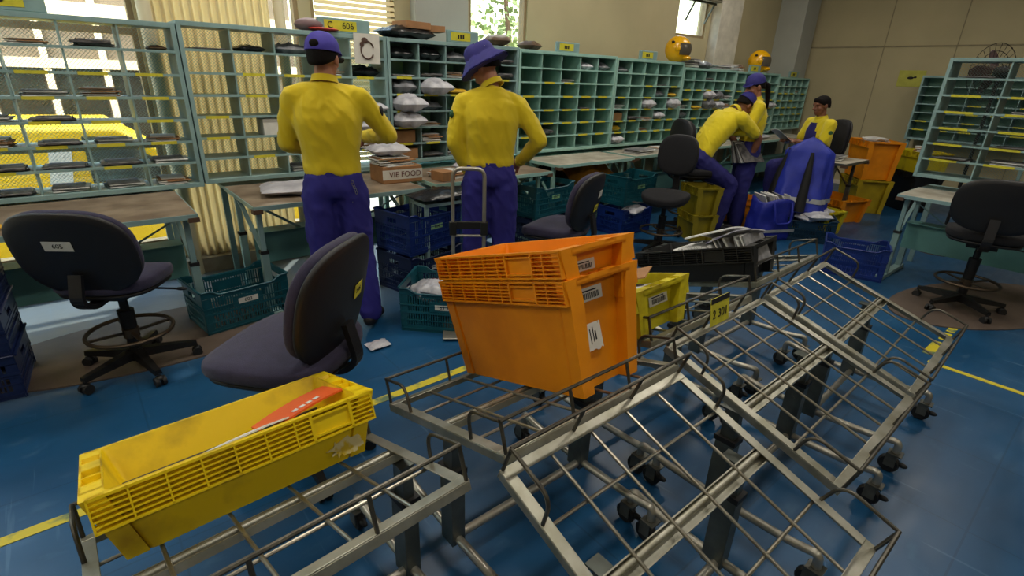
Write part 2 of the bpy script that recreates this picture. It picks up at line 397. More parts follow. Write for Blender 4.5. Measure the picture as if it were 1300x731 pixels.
# ------------------------------------------------------------------ outside the windows
struct(MB().box((-14,Y1+.16,-.12),(16,22,-.02)).build('ground_outside', mat('pale_concrete_yard', (196,190,176), .8, 0, .1, 2)))
b = thing('building', 'dark building with cream window posts seen beyond the yellow car', 'building', (0,9.6,0))
MB().box((-8,0,-.1),(3.2,.3,4.0)).build('facade', mat('dark_facade', (112,100,84), .8), b)
pst = MB()
for x in range(-7, 4): pst.box((x*.62-.04,-.08,-.02),(x*.62+.04,0,2.6))
pst.box((-8,-.1,1.5),(3.2,0,1.62)); pst.box((-8,-.1,2.1),(3.2,0,2.3)); pst.build('window_posts', M_WALLC, b)
pw = MB()
for x in range(-7, 3): pw.box((x*.62+.06,-.03,.3),(x*.62+.56,0,1.48))
pw.build('dark_panes', mat('dark_outside_glass', (36,36,34), .2), b)
# foliage beyond the tall window
lf = MB()
for k in range(1500):
    c = V((random.gauss(6.9,.75), random.gauss(8.4,.4), random.uniform(.9,3.9))); d = V((random.uniform(-1,1),random.uniform(-1,1),random.uniform(-1,1))).normalized()
    a = d.orthogonal().normalized()*random.uniform(.03,.07); e = d.cross(a).normalized()*random.uniform(.04,.09)
    n_ = len(lf.v); lf.add([c-a, c-e, c+a, c+e], [(0,1,2,3)])
t = thing('tree', 'pale green leafy tree outside the tall bright window', 'tree', (6.9,8.4,0))
o = lf.build('foliage', mat('sunlit_leaves', (126,146,84), .6, 0, .2, 3), t, smooth=False); o.location = (-6.9,-8.4,0)
MB().tube([(0,0,0),(.05,0,1.5),(-.1,.1,3)],[.09,.07,.04],10).build('trunk', M_BRNP2, t)
# the yellow car
M_CARY = mat('yellow_car_paint', (250,206,10), .3, 0, .03)
M_CARG = mat('car_glass', (60,64,58), .12)
car = thing('car', 'yellow car with grey stripe parked outside the left window', 'car', (-.75,6.75,0))
# side profile (x along the car, z up), extruded across y with tumblehome
low = [(-2.0,.32),(-2.05,.62),(-1.95,.86),(-1.2,.93),(1.05,.93),(1.75,.80),(2.02,.62),(2.0,.32)]
rs = []
for y, dz, sc in ((-.80,0,.97),(-.86,0,1),(.86,0,1),(.80,0,.97)):
    rs.append([V((x*sc, y, .62+(z-.62)*sc)) for x,z in low])
MB().rings(rs).build('body', M_CARY, car, ang=50, fix=True, bevel=.03)
cab = [(-1.75,.90),(-1.35,1.42),(-1.1,1.47),(.15,1.45),(.9,.92)]
rs = []
for y, q in ((-.80,0),(-.66,1),(.66,1),(.80,0)):
    rs.append([V((x*(1-.02*q), y, z)) if q or z < .95 else V((x*.97, y*.9, z-.03)) for x,z in cab])
MB().rings(rs).build('cabin', M_CARY, car, ang=50, fix=True, bevel=.02)
for nm, q in (('rear_window', [(-1.58,1.0),(-1.33,1.34),(-1.1,1.36),(-1.1,1.0)]),('front_window', [(-.12,.97),(-.12,1.37),(.12,1.36),(.64,.97)])):
    mb = MB(); 
    mb.rings([[V((x,-.84 + (z-.95)*.22,z)) for x,z in q],[V((x,-.79+(z-.95)*.22,z)) for x,z in q]]); mb.build(nm, M_CARG, car, fix=True)
MB().rings([[V((x_,-.84+(z_-.95)*.22,z_)) for x_,z_ in ((-.42,.98),(-.36,1.34),(-.2,1.34),(-.26,.98))],[V((x_,-.80+(z_-.95)*.24,z_)) for x_,z_ in ((-.42,.98),(-.36,1.34),(-.2,1.34),(-.26,.98))]]).build('white_emblem', M_WHITEP, car, fix=True)
MB().box((-.32,-.868,.33),(-.22,-.858,.62)).build('grey_stripe', mat('grey_blue_print', (150,160,190), .4), car)
for x in (-.9,.05): MB().box((x,-.885,.74),(x+.17,-.86,.765)).build('door_handle', M_BLKP, car, bevel=.004)
for x in (-1.25,1.28):
    for y in (-.80,.80):
        w = MB().lathe([(.02,-.09),(.2,-.1),(.3,-.09),(.32,-.05),(.32,.05),(.3,.09),(.2,.1),(.02,.09)],(0,0,0),24,'y').build('wheel', M_RUB, car); w.location = (x,y,.32)
        h_ = MB().lathe([(.01,-.02),(.17,-.015),(.18,.02),(.01,.02)],(0,-.1 if y<0 else .1,0),20,'y').build('hubcap', M_REFL, w)
car.location = (.22,6.9,-.40)
# ------------------------------------------------------------------ pigeonhole racks
RK = []
def rack(label, loc, rz, W, Hh, mesh_back, base_mat, sheet_mat, ncol=5, nrow=7, D=.30, skip_lab=(), labrows=(2,3,4,5,6), group='mint pigeonhole racks along the window wall', seed=0):
    rnd = random.Random(seed)
    t = thing('pigeonhole_rack', label, 'pigeonhole rack', loc, rz, group)
    p = .026
    f = MB()
    f.box((0,0,0),(p,D,Hh)); f.box((W-p,0,0),(W,D,Hh)); f.box((p,0,Hh-.03),(W-p,D,Hh)); f.box((p,0,0),(W-p,D,.03))
    f.build('frame', base_mat, t, bevel=.002)
    ch = (Hh-.06)/nrow; cw = (W-2*p)/ncol
    for r in range(1, nrow):
        z = .03+r*ch
        MB().box((p,.012,z-.002),(W-p,D,z+.002)).box((p,.0,z-.008),(W-p,.012,z+.008)).build('shelf', base_mat, t)
    for c in range(1, ncol):
        x = p+c*cw; mb = MB()
        for r in range(nrow):
            z0 = .03+r*ch+.004; z1 = z0+ch-.008
            vs = []
            for xx in (x-.0025, x+.0025): vs += [(xx,.014,z0),(xx,.014,z0+ch*.45),(xx,.03,z1),(xx,D,z1),(xx,D,z0)]
            mb.add(vs, [(4,3,2,1,0),(5,6,7,8,9)]+[(i,(i+1)%5,5+(i+1)%5,5+i) for i in range(5)])
            mb.box((x-.005,.008,z0),(x+.005,.016,z1))
        mb.build('divider', base_mat, t, fix=True)
    if mesh_back:
        mb = MB(); s = .022; h = Hh-.06; w = W-2*p; n = int((w+h)/s)
        for k in range(n):
            a = k*s
            for sg in (0,1):
                xa, za, xb, zb = a, 0, a-h, h
                if xa > w: za += xa-w; xa = w
                if xb < 0: zb += xb; xb = 0
                if zb <= za+.01: continue
                X_ = (lambda v: w-v) if sg else (lambda v: v)
                mb.bar((p+X_(xa),D-.003*sg,.03+za),(p+X_(xb),D-.003*sg,.03+zb),.0022,.0014,up=(0,1,0))
        mb.build('wire_mesh_back', base_mat, t, smooth=False)
    else:
        MB().box((p,D-.003,.03),(W-p,D,Hh-.03)).build('back_panel', sheet_mat, t)
    for r in labrows:
        for c in range(ncol):
            if rnd.random() < .25: continue
            x = p+(c+.12+rnd.random()*.06)*cw; z = .03+(nrow-r)*ch
            MB().box((x,-.0025,z-.010),(x+cw*.52,-.0002,z+.009)).build('row_label', M_YLAB, t, smooth=False)
    t['dims'] = ''
    del t['dims']
    RK.append((t.matrix_world.copy() if False else TM(loc, rz), W, Hh, p, ch, cw, nrow, ncol, D)); return t
YS = 4.30
posts = [-.80,.70,2.20,3.64,5.14,6.52,7.90,9.30,10.46]
zt = [1.845,1.865,1.865,1.855,1.845,1.79,1.785,1.74]; zb = [.785,.80,.835,.83,.83,.85,.85,.885]
names = ['rack with see-through mesh back in front of the yellow car','rack with mesh back to the left of the capped worker',
 'rack crammed with white parcels between the two standing workers','nearly empty rack above the white table','rack with bundles behind the two empty dark chairs',
 'rack stuffed with silver parcels behind the bending worker','rack behind the woman with the ponytail','small-celled rack at the end by the far wall']
for i in range(8):
    rack('mint green pigeonhole '+names[i], (posts[i]+.004,YS,zb[i]), 0, posts[i+1]-posts[i]-.008, zt[i]-zb[i], i < 2, M_MINTG if i < 3 else M_MINT, M_MINTI, seed=i, nrow=7)
# ---- right-hand side racks face the other aisle
rack('mint green open-backed rack at the right behind the black swivel chair', (6.02,1.36,.865), -pi/2, 1.62, 1.01, True, M_MINTG, M_MINTI, ncol=4, group='racks on the right side', seed=20, D=.32)
rack('narrow mint rack half hidden behind the big right rack', (10.15,2.56,.9), -pi/2, 1.5, .92, False, M_MINTG, M_MINTI, ncol=5, group='racks on the right side', seed=21)
lg = MB(); 
for y in (2.52,1.10):
    lg.box((10.2,y-.03,.05),(10.24,y+.01,.9)); lg.box((9.85,y-.03,0),(10.4,y+.01,.05))
ro = [o for o in COL.objects if o.name.startswith('pigeonhole_rack')][-1]
o = lg.build('stand_leg', M_MINTG, None); o.parent = ro; o.matrix_parent_inverse = TM((10.15,2.56,.9), -pi/2).inverted()

# ------------------------------------------------------------------ sorting tables
def table(label, loc, rz, W, D, top_m, frame_m, panel=True, group='sorting tables under the racks', z=.775, slot=True, tilt=.0, back=.36):
    t = thing('sorting_table', label, 'table', loc, rz, group)
    MB().box((0,0,z-.022),(W,D,z)).build('tabletop', top_m, t, bevel=.003)
    MB().box((-.004,-.006,z-.032),(W+.004,0,z-.002)).box((-.006,0,z-.032),(0,D,z-.002)).box((W,0,z-.032),(W+.006,D,z-.002)).build('edge_strip', frame_m, t)
    for q in ((-.01,.05),(W-.05,W+.01)): MB().box((q[0],-.012,z-.05),(q[1],.05,z-.022)).build('corner_cap', M_BRNEDGE, t)
    for x in (.05, W-.05):
        for y in (.13, D-.08):
            l = MB().cbox((x,y,.58),(.034,.034,.35)).cbox((x,y,.22),(.048,.048,.42)).build('leg', frame_m, t, bevel=.003)
            MB().cbox((x,y,.43),(.054,.054,.022)).build('collar', M_RUB, l)
        MB().box((x-.03,-.02,0),(x+.03,D,.04)).build('foot_bar', frame_m, t, bevel=.004)
        MB().bar((x,.16,.44),(x,D-.1,z-.05),.028,.012).build('side_brace', frame_m, t)
    if panel:
        MB().box((.06,D*.52,.26),(W-.06,D*.52+.004,.50)).box((.06,D*.52-.05,.496),(W-.06,D*.52+.1,.502)).build('modesty_panel', M_TEALP, t)
        for s in (0,1):
            a = (.07 if not s else W-.07); b2 = (.38 if not s else W-.38)
            MB().bar((a,.14,z-.04),(b2,D*.5,.50),.028,.01).build('diagonal_brace', frame_m, t)
    if back:
        MB().box((0,D,z-.03),(W,D+back,z-.008)).build('rack_support', frame_m, t)
        for x in (.05, W-.05): MB().box((x-.02,D+back-.06,0),(x+.02,D+back-.02,z-.03)).build('support_leg', frame_m, t)
    return t
table('worn brown sorting table beneath the leftmost mesh-backed rack', (-.98,3.53,0), 0, 1.48, .76, M_WOODT, M_MINTG)
table('worn brown sorting table with a white plastic parcel, left of the capped worker', (.82,3.53,0), 0, 1.25, .76, M_WOODT, M_MINTG)
table('sorting table with a kraft board on it, between the two standing workers', (2.22,3.60,0), 0, 1.28, .69, M_WOODT, M_MINT)
table('white-topped sorting table beneath the nearly empty rack', (3.74,3.74,0), 0, 1.2, .55, M_GREYT, M_MINT, panel=False, z=.79)
table('pale sorting table with a flat newspaper bundle, behind the empty chairs', (5.05,3.80,0), 0, 1.3, .49, M_GREYT, M_MINT, z=.79)
table('pale sorting table behind the bending worker', (6.55,3.84,0), 0, 1.3, .45, M_GREYT, M_MINT, z=.80)
table('pale sorting table at the end of the row near the seated man', (8.0,3.84,0), 0, 1.9, .45, M_GREYT, M_MINT, z=.82)
table('mint-legged sorting table at the right under the open-backed rack', (5.42,1.28,0), -pi/2, 1.5, .60, M_GREYT, M_MINTG, group='other tables')
table('small grey table carrying mail between the blue cover and the orange crates', (7.0,2.25,0), .0, .75, .5, M_GREYT, M_POST, panel=False, group='other tables', back=0)

# ------------------------------------------------------------------ mail in the pigeonholes
def proto_stack(name, n, lx, ly, m, jit=.02, th=.006, seed=1, m2=None, sag=.0):
    rnd = random.Random(seed); mb = MB(); z = 0
    for k in range(n):
        t_ = th*rnd.uniform(.6,1.5); mb.m = (k % 2) if m2 else 0
        mb.x = TM((rnd.uniform(-jit,jit), rnd.uniform(-jit,jit), z), rnd.uniform(-.12,.12), 0, rnd.uniform(-sag,sag))
        a, b = lx*rnd.uniform(.8,1)/2, ly*rnd.uniform(.85,1)/2
        mb.box((-a,-b,0),(a,b,t_)); z += t_+.001
    return mb, ([m,m2] if m2 else m)
def pillow(lx, ly, h, seed, n=14, lump=.35):
    mb = MB(); top = []; rnd = V((seed*3.1, seed*1.7, 0)); N_ = n
    vs = []; fs = []
    for sgn in (1,-1):
        o = len(vs)
        for i in range(N_+1):
            for j in range(N_+1):
                u, w = i/N_*2-1, j/N_*2-1
                e = max(0, (1-abs(u)**2.6))**.5*max(0, (1-abs(w)**2.6))**.5
                d = noise.noise(V((u*2,w*2,sgn))+rnd)*lump+noise.noise(V((u*5,w*5,sgn))+rnd)*lump*.45
                zz = sgn*e*h/2*(1+d) + h/2
                wx = 1+.06*noise.noise(V((w*3,seed,0))); wy = 1+.06*noise.noise(V((u*3,seed,4)))
                vs.append((u*lx/2*wx, w*ly/2*wy, max(0,zz)))
        for i in range(N_):
            for j in range(N_):
                a = o+i*(N_+1)+j; q = (a, a+N_+1, a+N_+2, a+1)
                fs.append(q if sgn > 0 else q[::-1])
    return mb.add(vs, fs)
def hide_proto(): pass
PRO = {}
def reg(key, mb, m, **k):
    o = mb.build(key, m, None, **k); COL.objects.unlink(o); PRO[key] = o
mb, m = proto_stack('a', 7, .24, .20, M_PAPERG, m2=M_PAPER, seed=3, th=.004); reg('envelope_stack', mb, m, smooth=False)
mb, m = proto_stack('b', 4, .26, .22, M_DARKP, m2=M_PAPERG, seed=5, th=.007, jit=.03); reg('magazine_stack', mb, m, smooth=False)
mb, m = proto_stack('c', 9, .22, .20, M_PAPER, m2=M_BROWNP, seed=9, th=.005, jit=.03); reg('letter_stack', mb, m, smooth=False)
reg('white_parcel', pillow(.28,.26,.10,2,20,.5), M_PARCEL, ang=180)
reg('grey_parcel', pillow(.27,.25,.10,5,18,.7), mat('grey_parcel_film', (120,122,128), .4, 0, .2, 10, .6, 20), ang=180)
reg('black_parcel', pillow(.27,.24,.10,8,lump=.8), M_BLKBAG, ang=180)
reg('brown_parcel', pillow(.24,.2,.07,11), M_BRNP2, ang=180)
reg('yellow_parcel', pillow(.25,.22,.06,14), mat('ochre_parcel', (206,164,30), .6), ang=180)
mb = MB().box((-.12,-.1,0),(.12,.1,.10)); reg('carton', mb, M_BROWNP, bevel=.003)
CATS = {'envelope_stack':('grey and white envelopes','letters'),'magazine_stack':('dark magazines','magazines'),'letter_stack':('mixed letters','letters'),
 'white_parcel':('white plastic parcel','parcel'),'grey_parcel':('grey plastic parcel','parcel'),'black_parcel':('shiny black parcel','parcel'),
 'brown_parcel':('crumpled brown parcel','parcel'),'yellow_parcel':('ochre padded parcel','parcel'),'carton':('small kraft carton','carton')}
def put(key, loc, rz=0, sc=(1,1,1), label=None, group=None, mtx=None, name=None, cat=None):
    o = PRO[key].copy(); COL.objects.link(o); o.name = name or key
    if mtx is not None: o.matrix_world = mtx @ Matrix.Diagonal((*sc,1))
    else: o.location = loc; o.rotation_euler = (0,0,rz); o.scale = sc
    return tag(o, label or CATS[key][0], cat or CATS[key][1], group)
rn = ['leftmost mesh rack','second rack from left','parcel-filled third rack','near-empty fourth rack','fifth rack','silver-parcel sixth rack','seventh rack','last rack by far wall','open-backed right rack','narrow far-right rack']
def cell(i, row, col, key, sc=(1,1,1), rz=0, out=0, dx=0):
    M, W, Hh, p, ch, cw, nr, nc, D = RK[i]
    z = .03+(nr-1-row)*ch+.003; x = p+(col+.5)*cw+dx; y = .155-out
    mw = min(1, (cw-.035)/.285); 
    lay = M @ TM((x,y,z), rz)
    what = CATS[key][0]
    put(key, None, sc=(sc[0]*mw, sc[1], sc[2]), mtx=lay, label='%s in %s row, %s cell of the %s' % (what, ORD[row], ORD[col], rn[i]), group='mail in the pigeonholes')
rnd = random.Random(11)
K = list(CATS)
def auto(i, rows, prob, keys):
    for r in rows:
        for c in range(RK[i][7]):
            if rnd.random() < prob:
                k = rnd.choice(keys); h = rnd.uniform(.5,1.1)
                if RK[i][4]*.8 < .11*h: h = .6
                cell(i, r, c, k, (rnd.uniform(.85,1.0), 1, h), rnd.uniform(-.06,.06), rnd.uniform(0,.03))
auto(0, (1,3), .45, ['magazine_stack','envelope_stack']); auto(0, (4,5,6), .95, ['magazine_stack','envelope_stack','envelope_stack','letter_stack'])
reg('white_box', MB().box((-.06,-.09,0),(.06,.09,.12)), M_WHITEP, bevel=.003); CATS['white_box'] = ('white printed box','box')
cell(1,4,1,'white_box',(1,1,1),0,.05,.05)
cell(0,0,3,'magazine_stack',(.9,1,1.6)); cell(0,0,2,'letter_stack',(.9,1,.6)); cell(0,0,4,'brown_parcel',(.5,1,.5),dx=.06); cell(0,6,4,'grey_parcel',(1,1,1.2),0,.02) if 0 else None; cell(0,2,3,'letter_stack'); cell(0,2,2,'envelope_stack')
cell(1,0,1,'black_parcel',(.8,1,.5)); cell(1,0,2,'grey_parcel',(1,1,.7)); cell(1,0,0,'magazine_stack',(1,1,.5)); cell(1,5,2,'magazine_stack',(1,1,.5)); cell(1,6,2,'envelope_stack')
cell(1,1,4,'black_parcel',(1,1,.9)); cell(1,2,3,'envelope_stack'); cell(1,1,3,'letter_stack'); cell(1,3,4,'white_parcel',(1,1,1),.2,.1); cell(1,4,4,'white_parcel',(1,1,1),0,.08); cell(1,5,4,'letter_stack',(1,1,1.6),0,.06); cell(1,6,3,'white_parcel'); cell(1,4,2,'black_parcel',(.9,1,.8))
for r,c,k,h,o in ((0,0,'black_parcel',1,.0),(0,1,'black_parcel',1.1,0),(0,2,'grey_parcel',.8,0),(0,4,'magazine_stack',1.5,0),(1,1,'magazine_stack',1.2,0),(1,2,'letter_stack',1,0),(1,4,'magazine_stack',2,0),(1,0,'envelope_stack',.6,0),
  (2,0,'grey_parcel',1.2,.03),(2,1,'white_parcel',1.25,.17),(2,2,'yellow_parcel',.9,.06),(2,4,'envelope_stack',1.4,0),(3,0,'white_parcel',1.3,.18),(3,1,'grey_parcel',.7,0),(4,0,'white_parcel',1.3,.15),(4,1,'letter_stack',.6,0),
  (5,0,'carton',1.1,0),(5,1,'letter_stack',1.3,.03),(5,2,'envelope_stack',1.2,.03),(6,0,'carton',.9,.04),(6,1,'magazine_stack',1,0),(6,2,'envelope_stack',1,0),(4,4,'envelope_stack',1,0),(3,4,'grey_parcel',.8,0),(6,4,'letter_stack',.8,0),(5,3,'envelope_stack',1,0)):
    cell(2,r,c,k,(1.12 if o > .1 else 1,1.1 if o > .1 else 1,h),0,o)
for r,c,k,h in ((0,3,'white_parcel',.8),(0,4,'grey_parcel',.8),(5,1,'magazine_stack',2),(1,2,'envelope_stack',1),(3,3,'magazine_stack',.5)): cell(3,r,c,k,(.8,1,h))
for r,c,k,h,o in ((0,0,'grey_parcel',.6,0),(2,3,'grey_parcel',.8,0),(2,4,'yellow_parcel',1,.04),(3,0,'envelope_stack',1.3,0),(3,2,'white_parcel',1.2,.08),(3,4,'white_parcel',1.3,.1),(4,0,'carton',.9,0),(4,1,'magazine_stack',1.4,.03),(4,3,'white_parcel',1,.05),(5,0,'yellow_parcel',1.3,0),(4,2,'letter_stack',.6,.06),(1,3,'magazine_stack',.6,0),(5,2,'letter_stack',.5,0),(6,0,'white_parcel',1,.05)):
    cell(4,r,c,k,(1,1,h),0,o)
for r,c,k,h,o in ((0,2,'magazine_stack',1,0),(2,2,'white_parcel',1.2,.1),(2,3,'grey_parcel',1.1,.08),(3,0,'envelope_stack',1.4,0),(3,1,'yellow_parcel',.7,.08),(3,2,'grey_parcel',1.3,.12),(3,3,'white_parcel',1.1,.1),(4,0,'grey_parcel',1,0),(2,4,'envelope_stack',1.5,.05),(3,4,'letter_stack',1.2,.06)):
    cell(5,r,c,k,(1,1,h),0,o)
for r,c,k,h,o in ((3,4,'white_parcel',.9,.1),(4,4,'envelope_stack',1,0),(5,1,'letter_stack',1,0),(2,2,'grey_parcel',.8,0)): cell(6,r,c,k,(1,1,h),0,o)
for r,c,k,h,o in ((1,1,'envelope_stack',1,0),(1,3,'letter_stack',1,0),(0,1,'grey_parcel',.5,0)): cell(7,r,c,k,(1,1,h),0,o)
auto(8, (0,2,4,5), .3, ['magazine_stack','envelope_stack'])
# things lying on top of the racks and on the tables
def top(i): return zt[i]
put('brown_parcel',(4.22-.35,YS+.12,top(3)),.4,(.9,1,1.2),'crumpled brown wrapping on top of the near-empty rack','things on top of the racks')
put('brown_parcel',(3.46,YS+.14,top(2)),1.2,(1,1.1,1.5),'crumpled brown wrapping on top of the parcel-filled rack','things on top of the racks')
put('black_parcel',(2.45,YS+.13,top(2)),.2,(1.9,1,1.0),'long black plastic bag under the cartons on top of the rack','things on top of the racks')
put('carton',(2.52,YS+.14,top(2)+.085),.15,(1.1,1,.55),'flat kraft carton on the black bag on top of the rack','things on top of the racks')
put('carton',(2.74,YS+.16,top(2)+.075),-.2,(.7,1,.5),'smaller kraft carton beside the flat one on the black bag','things on top of the racks')
put('envelope_stack',(6.86,YS+.14,top(5)),.2,(1.1,1,3),'tall pile of papers beside the yellow helmet on top of the rack','things on top of the racks')
put('grey_parcel',(7.1,YS+.12,top(5)),.1,(1.3,1,.8),'grey plastic parcel next to the paper pile on top of the rack','things on top of the racks')
put('envelope_stack',(7.6,YS+.14,top(5)),-.1,(1.5,1,1.6),'wide flat pile of papers on top of the rack behind the workers','things on top of the racks')
put('letter_stack',(8.05,YS+.14,top(6)),.3,(1.2,1,1.6),'pile of papers beside the far yellow helmet','things on top of the racks')
put('white_parcel',(1.22,3.82,.776),-.25,(1.9,1.3,.75),'wide white plastic parcel hanging over the brown table edge','mail on the tables')
put('envelope_stack',(1.55,3.95,.776),.2,(1,1,.6),'grey envelopes behind the white parcel on the brown table','mail on the tables')
put('letter_stack',(2.5,3.85,.776),.2,(1.25,1.1,.8),'letters and kraft board on the table between the workers','mail on the tables')
put('white_parcel',(2.85,4.05,.776),.5,(1,.8,.8),'small white parcel on the table beside the hat-wearing worker','mail on the tables')
put('envelope_stack',(5.35,4.0,.79),.1,(1.5,1.2,1.2),'flat newspaper bundle on the pale table behind the chairs','mail on the tables')
put('letter_stack',(5.85,4.02,.79),-.2,(1.2,1,.7),'letters at the far end of the pale table behind the chairs','mail on the tables')
put('magazine_stack',(-.6,3.72,.776),.3,(1,1,1.6),'dark magazine heap on the brown table beside the blue crate stack','mail on the tables')
put('yellow_parcel',(-.42,3.66,.776),.8,(.5,.5,.6),'small crumpled yellow wrapper on the brown table','mail on the tables')
put('white_parcel',(8.4,4.02,.82),.1,(1.5,.9,.7),'white parcel on the pale table before the last rack','mail on the tables')
put('envelope_stack',(7.3,2.5,.776),.1,(1.2,1,1.6),'papers on the small grey table near the seated man','mail on the tables')
# sign plates on the racks
def sign(label, loc, W, h, body, sz, wy=None):
    t = thing('sign_plate', label, 'sign', loc, 0, 'number plates on top of the racks')
    s = MB(); s.box((-W/2,0,0),(W/2,.03,h)); s.build('plate', M_MINTG, t, bevel=.006)
    wy = wy or (W*.62)
    MB().box((-wy/2-W*.08,-.002,h*.16),(wy/2-W*.08,0,h*.84)).build('yellow_panel', M_YLAB, t)
    if body.startswith('~'):
        q_ = MB()
        for k in range(3): q_.box((-W*.08-.035+.026*k,-.0035,h*.34),(-W*.08-.018+.026*k,-.002,h*.66))
        q_.build('faded_print', M_INK, t, smooth=False)
    else: text(body, sz, Matrix.Translation((-W*.08,-.0035,h*.5)) @ RX90, t)
    return t
sign('grey green number plate reading 605 above the leftmost rack', (-.14,YS+.02,zt[0]), .42, .14, '605', .10, .30)
sign('grey green number plate reading C 606 behind the purple cap', (1.86,YS+.02,zt[1]), .42, .105, 'C    606', .065)
for x, i, b, l in ((2.98,2,'~','above the hat-wearing worker'),(4.34,3,'~','on the near-empty rack'),(5.75,4,'~','beside the near yellow helmet'),(8.46,6,'~','above the woman with the ponytail'),(9.85,7,'~','on the last rack by the far wall')):
    sign('small mint number plate %s' % l, (x,YS+.02,zt[i]), .34, .10, b, .05)
# white poster with dark ring drawing on the rack behind the capped man
t = thing('poster', 'white sheet with a dark ring print hung on the rack behind the capped worker', 'poster', (2.02,YS-.012,zt[1]-.21))
MB().box((-.11,0,0),(.11,.003,.22)).build('sheet', M_WHITEP, t)
tr = MB().tube([(.055*cos(a)+.0,-.003,.10+.065*sin(a)) for a in [2*pi*k/24+.3 for k in range(22)]], .006, 6); tr.ell((-.02,-.004,.17),(.028,.004,.022)); tr.ell((-.045,-.004,.14),(.018,.004,.02))
tr.build('ring_print', mat('brown_print', (84,60,50), .7), t)
# carton with printed side beside capped man and stacked parcels
ct = thing('carton', 'kraft carton printed FOOD beside the elbow of the capped worker', 'carton', (2.02,3.9,.777), -.05)
MB().box((-.17,-.13,0),(.17,.13,.13)).build('box_body', M_BROWNP, ct, bevel=.004)
MB().box((-.172,-.1305,.03),(.172,-.1295,.105)).build('white_band', M_WHITEP, ct)
text('VIE FOOD', .062, Matrix.Translation((.02,-.133,.067)) @ RX90, ct, mat('maroon_print', (104,44,40), .7))
put('letter_stack',(2.0,3.92,.908),.1,(1.3,1.1,1.1),'fanned letters on the FOOD carton','mail on the tables')
put('white_parcel',(1.98,3.94,.975),-.1,(1.1,.9,.9),'white parcel topping the pile on the FOOD carton','mail on the tables')
put('carton',(2.36,3.72,.777),.1,(.55,.8,.75),'small kraft carton in front of the FOOD carton','mail on the tables')
put('black_parcel',(2.14,3.40,.70),.1,(1.9,1.1,.8),'shiny black plastic bag over the blue crates beside the capped worker','mail on the tables')
# small stand under the black bag
st = thing('stool', 'small mint stand carrying the shiny black plastic bag', 'stand', (2.14,3.42,0))
MB().box((-.2,-.11,.67),(.2,.11,.695)).build('stand_top', M_MINTG, st)
for sx in (-1,1):
    for sy in (-1,1): MB().box((sx*.18-.014,sy*.09-.014,0),(sx*.18+.014,sy*.09+.014,.67)).build('leg', M_MINTG, st)
# red/white cap bundle on rack by 606
t = thing('cap', 'red and grey cap lying on the rack beside the 606 plate', 'cap', (1.62,YS+.1,zt[1]))
MB().ell((0,0,.045),(.12,.10,.05)).build('crown', mat('grey_red_cloth', (120,96,100), .8), t); MB().ell((.07,-.07,.02),(.12,.08,.012)).build('visor', M_RED, t)
# yellow notice on the far wall
t = thing('notice', 'yellow notice sheet on the far beige wall', 'notice', (X1-.004,2.82,1.66), -pi/2)
MB().box((-.18,-.002,0),(.18,.002,.24)).build('sheet', mat('yellow_green_sheet', (196,194,84), .7), t)
MB().ell((-.01,-.003,.13),(.045,.002,.02)).ell((.05,-.003,.14),(.022,.002,.015)).build('dark_print', M_INK, t)
# dark bag and yellow sack under the tables
o = pillow(.6,.5,.34,31,18,.6).build('sack', mat('orange_sack', (204,138,20), .6, 0, .2, 6, .6, 9), None, ang=180); o.location = (4.55,4.12,.38); tag(o,'orange sack stuffed under the white-topped table','sack')
sh = MB().box((3.9,4.0,.34),(5.0,4.5,.36)).build('low_shelf', M_MINT); tag(sh,'mint shelf board carrying the orange sack','shelf')
for x in (3.93,4.97):
    for y in (4.03,4.47): MB().box((x-.02,y-.02,0),(x+.02,y+.02,.34)).build('leg', M_MINT, sh)
o = pillow(.4,.4,.3,33,16,.6).build('sack', M_BLKBAG, None, ang=180); o.location = (4.1,4.25,.36); tag(o,'dark bag left of the orange sack','sack')
# helmets
def helmet(label, loc, rz, s=1):
    t = thing('motorcycle_helmet', label, 'helmet', loc, rz, 'motorcycle helmets on the racks')
    mb = MB(); rs = []
    for i in range(15):
        a = -1.15+ (pi/2+1.15)*i/14; z = .135*sin(a)+.13; r = max(.001, cos(a))
        rs.append([V((.13*r*cos(b)*(1.12 if cos(b) > 0 else 1), .12*r*sin(b), z)) for b in [2*pi*j/28 for j in range(28)]])
    mb.rings(rs); mb.build('shell', M_HELM, t, ang=80)
    v = MB(); rs = []
    for i in range(7):
        a = -.42+.85*i/6; z = .137*sin(a)+.13; r = cos(a)
        rs.append([V((.134*r*cos(b)*1.12, .125*r*sin(b), z)) for b in [-1.45+2.9*j/16 for j in range(17)]]+[V((.120*r*cos(b)*1.12, .112*r*sin(b), z)) for b in [1.45-2.9*j/16 for j in range(17)]])
    v.rings(rs); v.build('visor', M_HELV, t, ang=60)
    for sy in (-1,1):
        MB().ell((-.005,sy*.119,.135),(.03,.012,.03)).build('visor_hinge', M_HELM, t); MB().ell((-.06,sy*.106,.20),(.018,.010,.012)).build('vent', M_BLACK, t)
    MB().ell((.09,0,.045),(.065,.085,.03)).build('chin_bar', M_HELM, t)
    t.scale = (s,s,s)
helmet('large yellow motorcycle helmet with dark side vents on the rack', (6.47,YS+.12,zt[4]-.002), -.9, 1.22)
helmet('yellow motorcycle helmet with dark visor, farther along the racks', (8.75,YS+.14,zt[6]), -.9, 1.25)
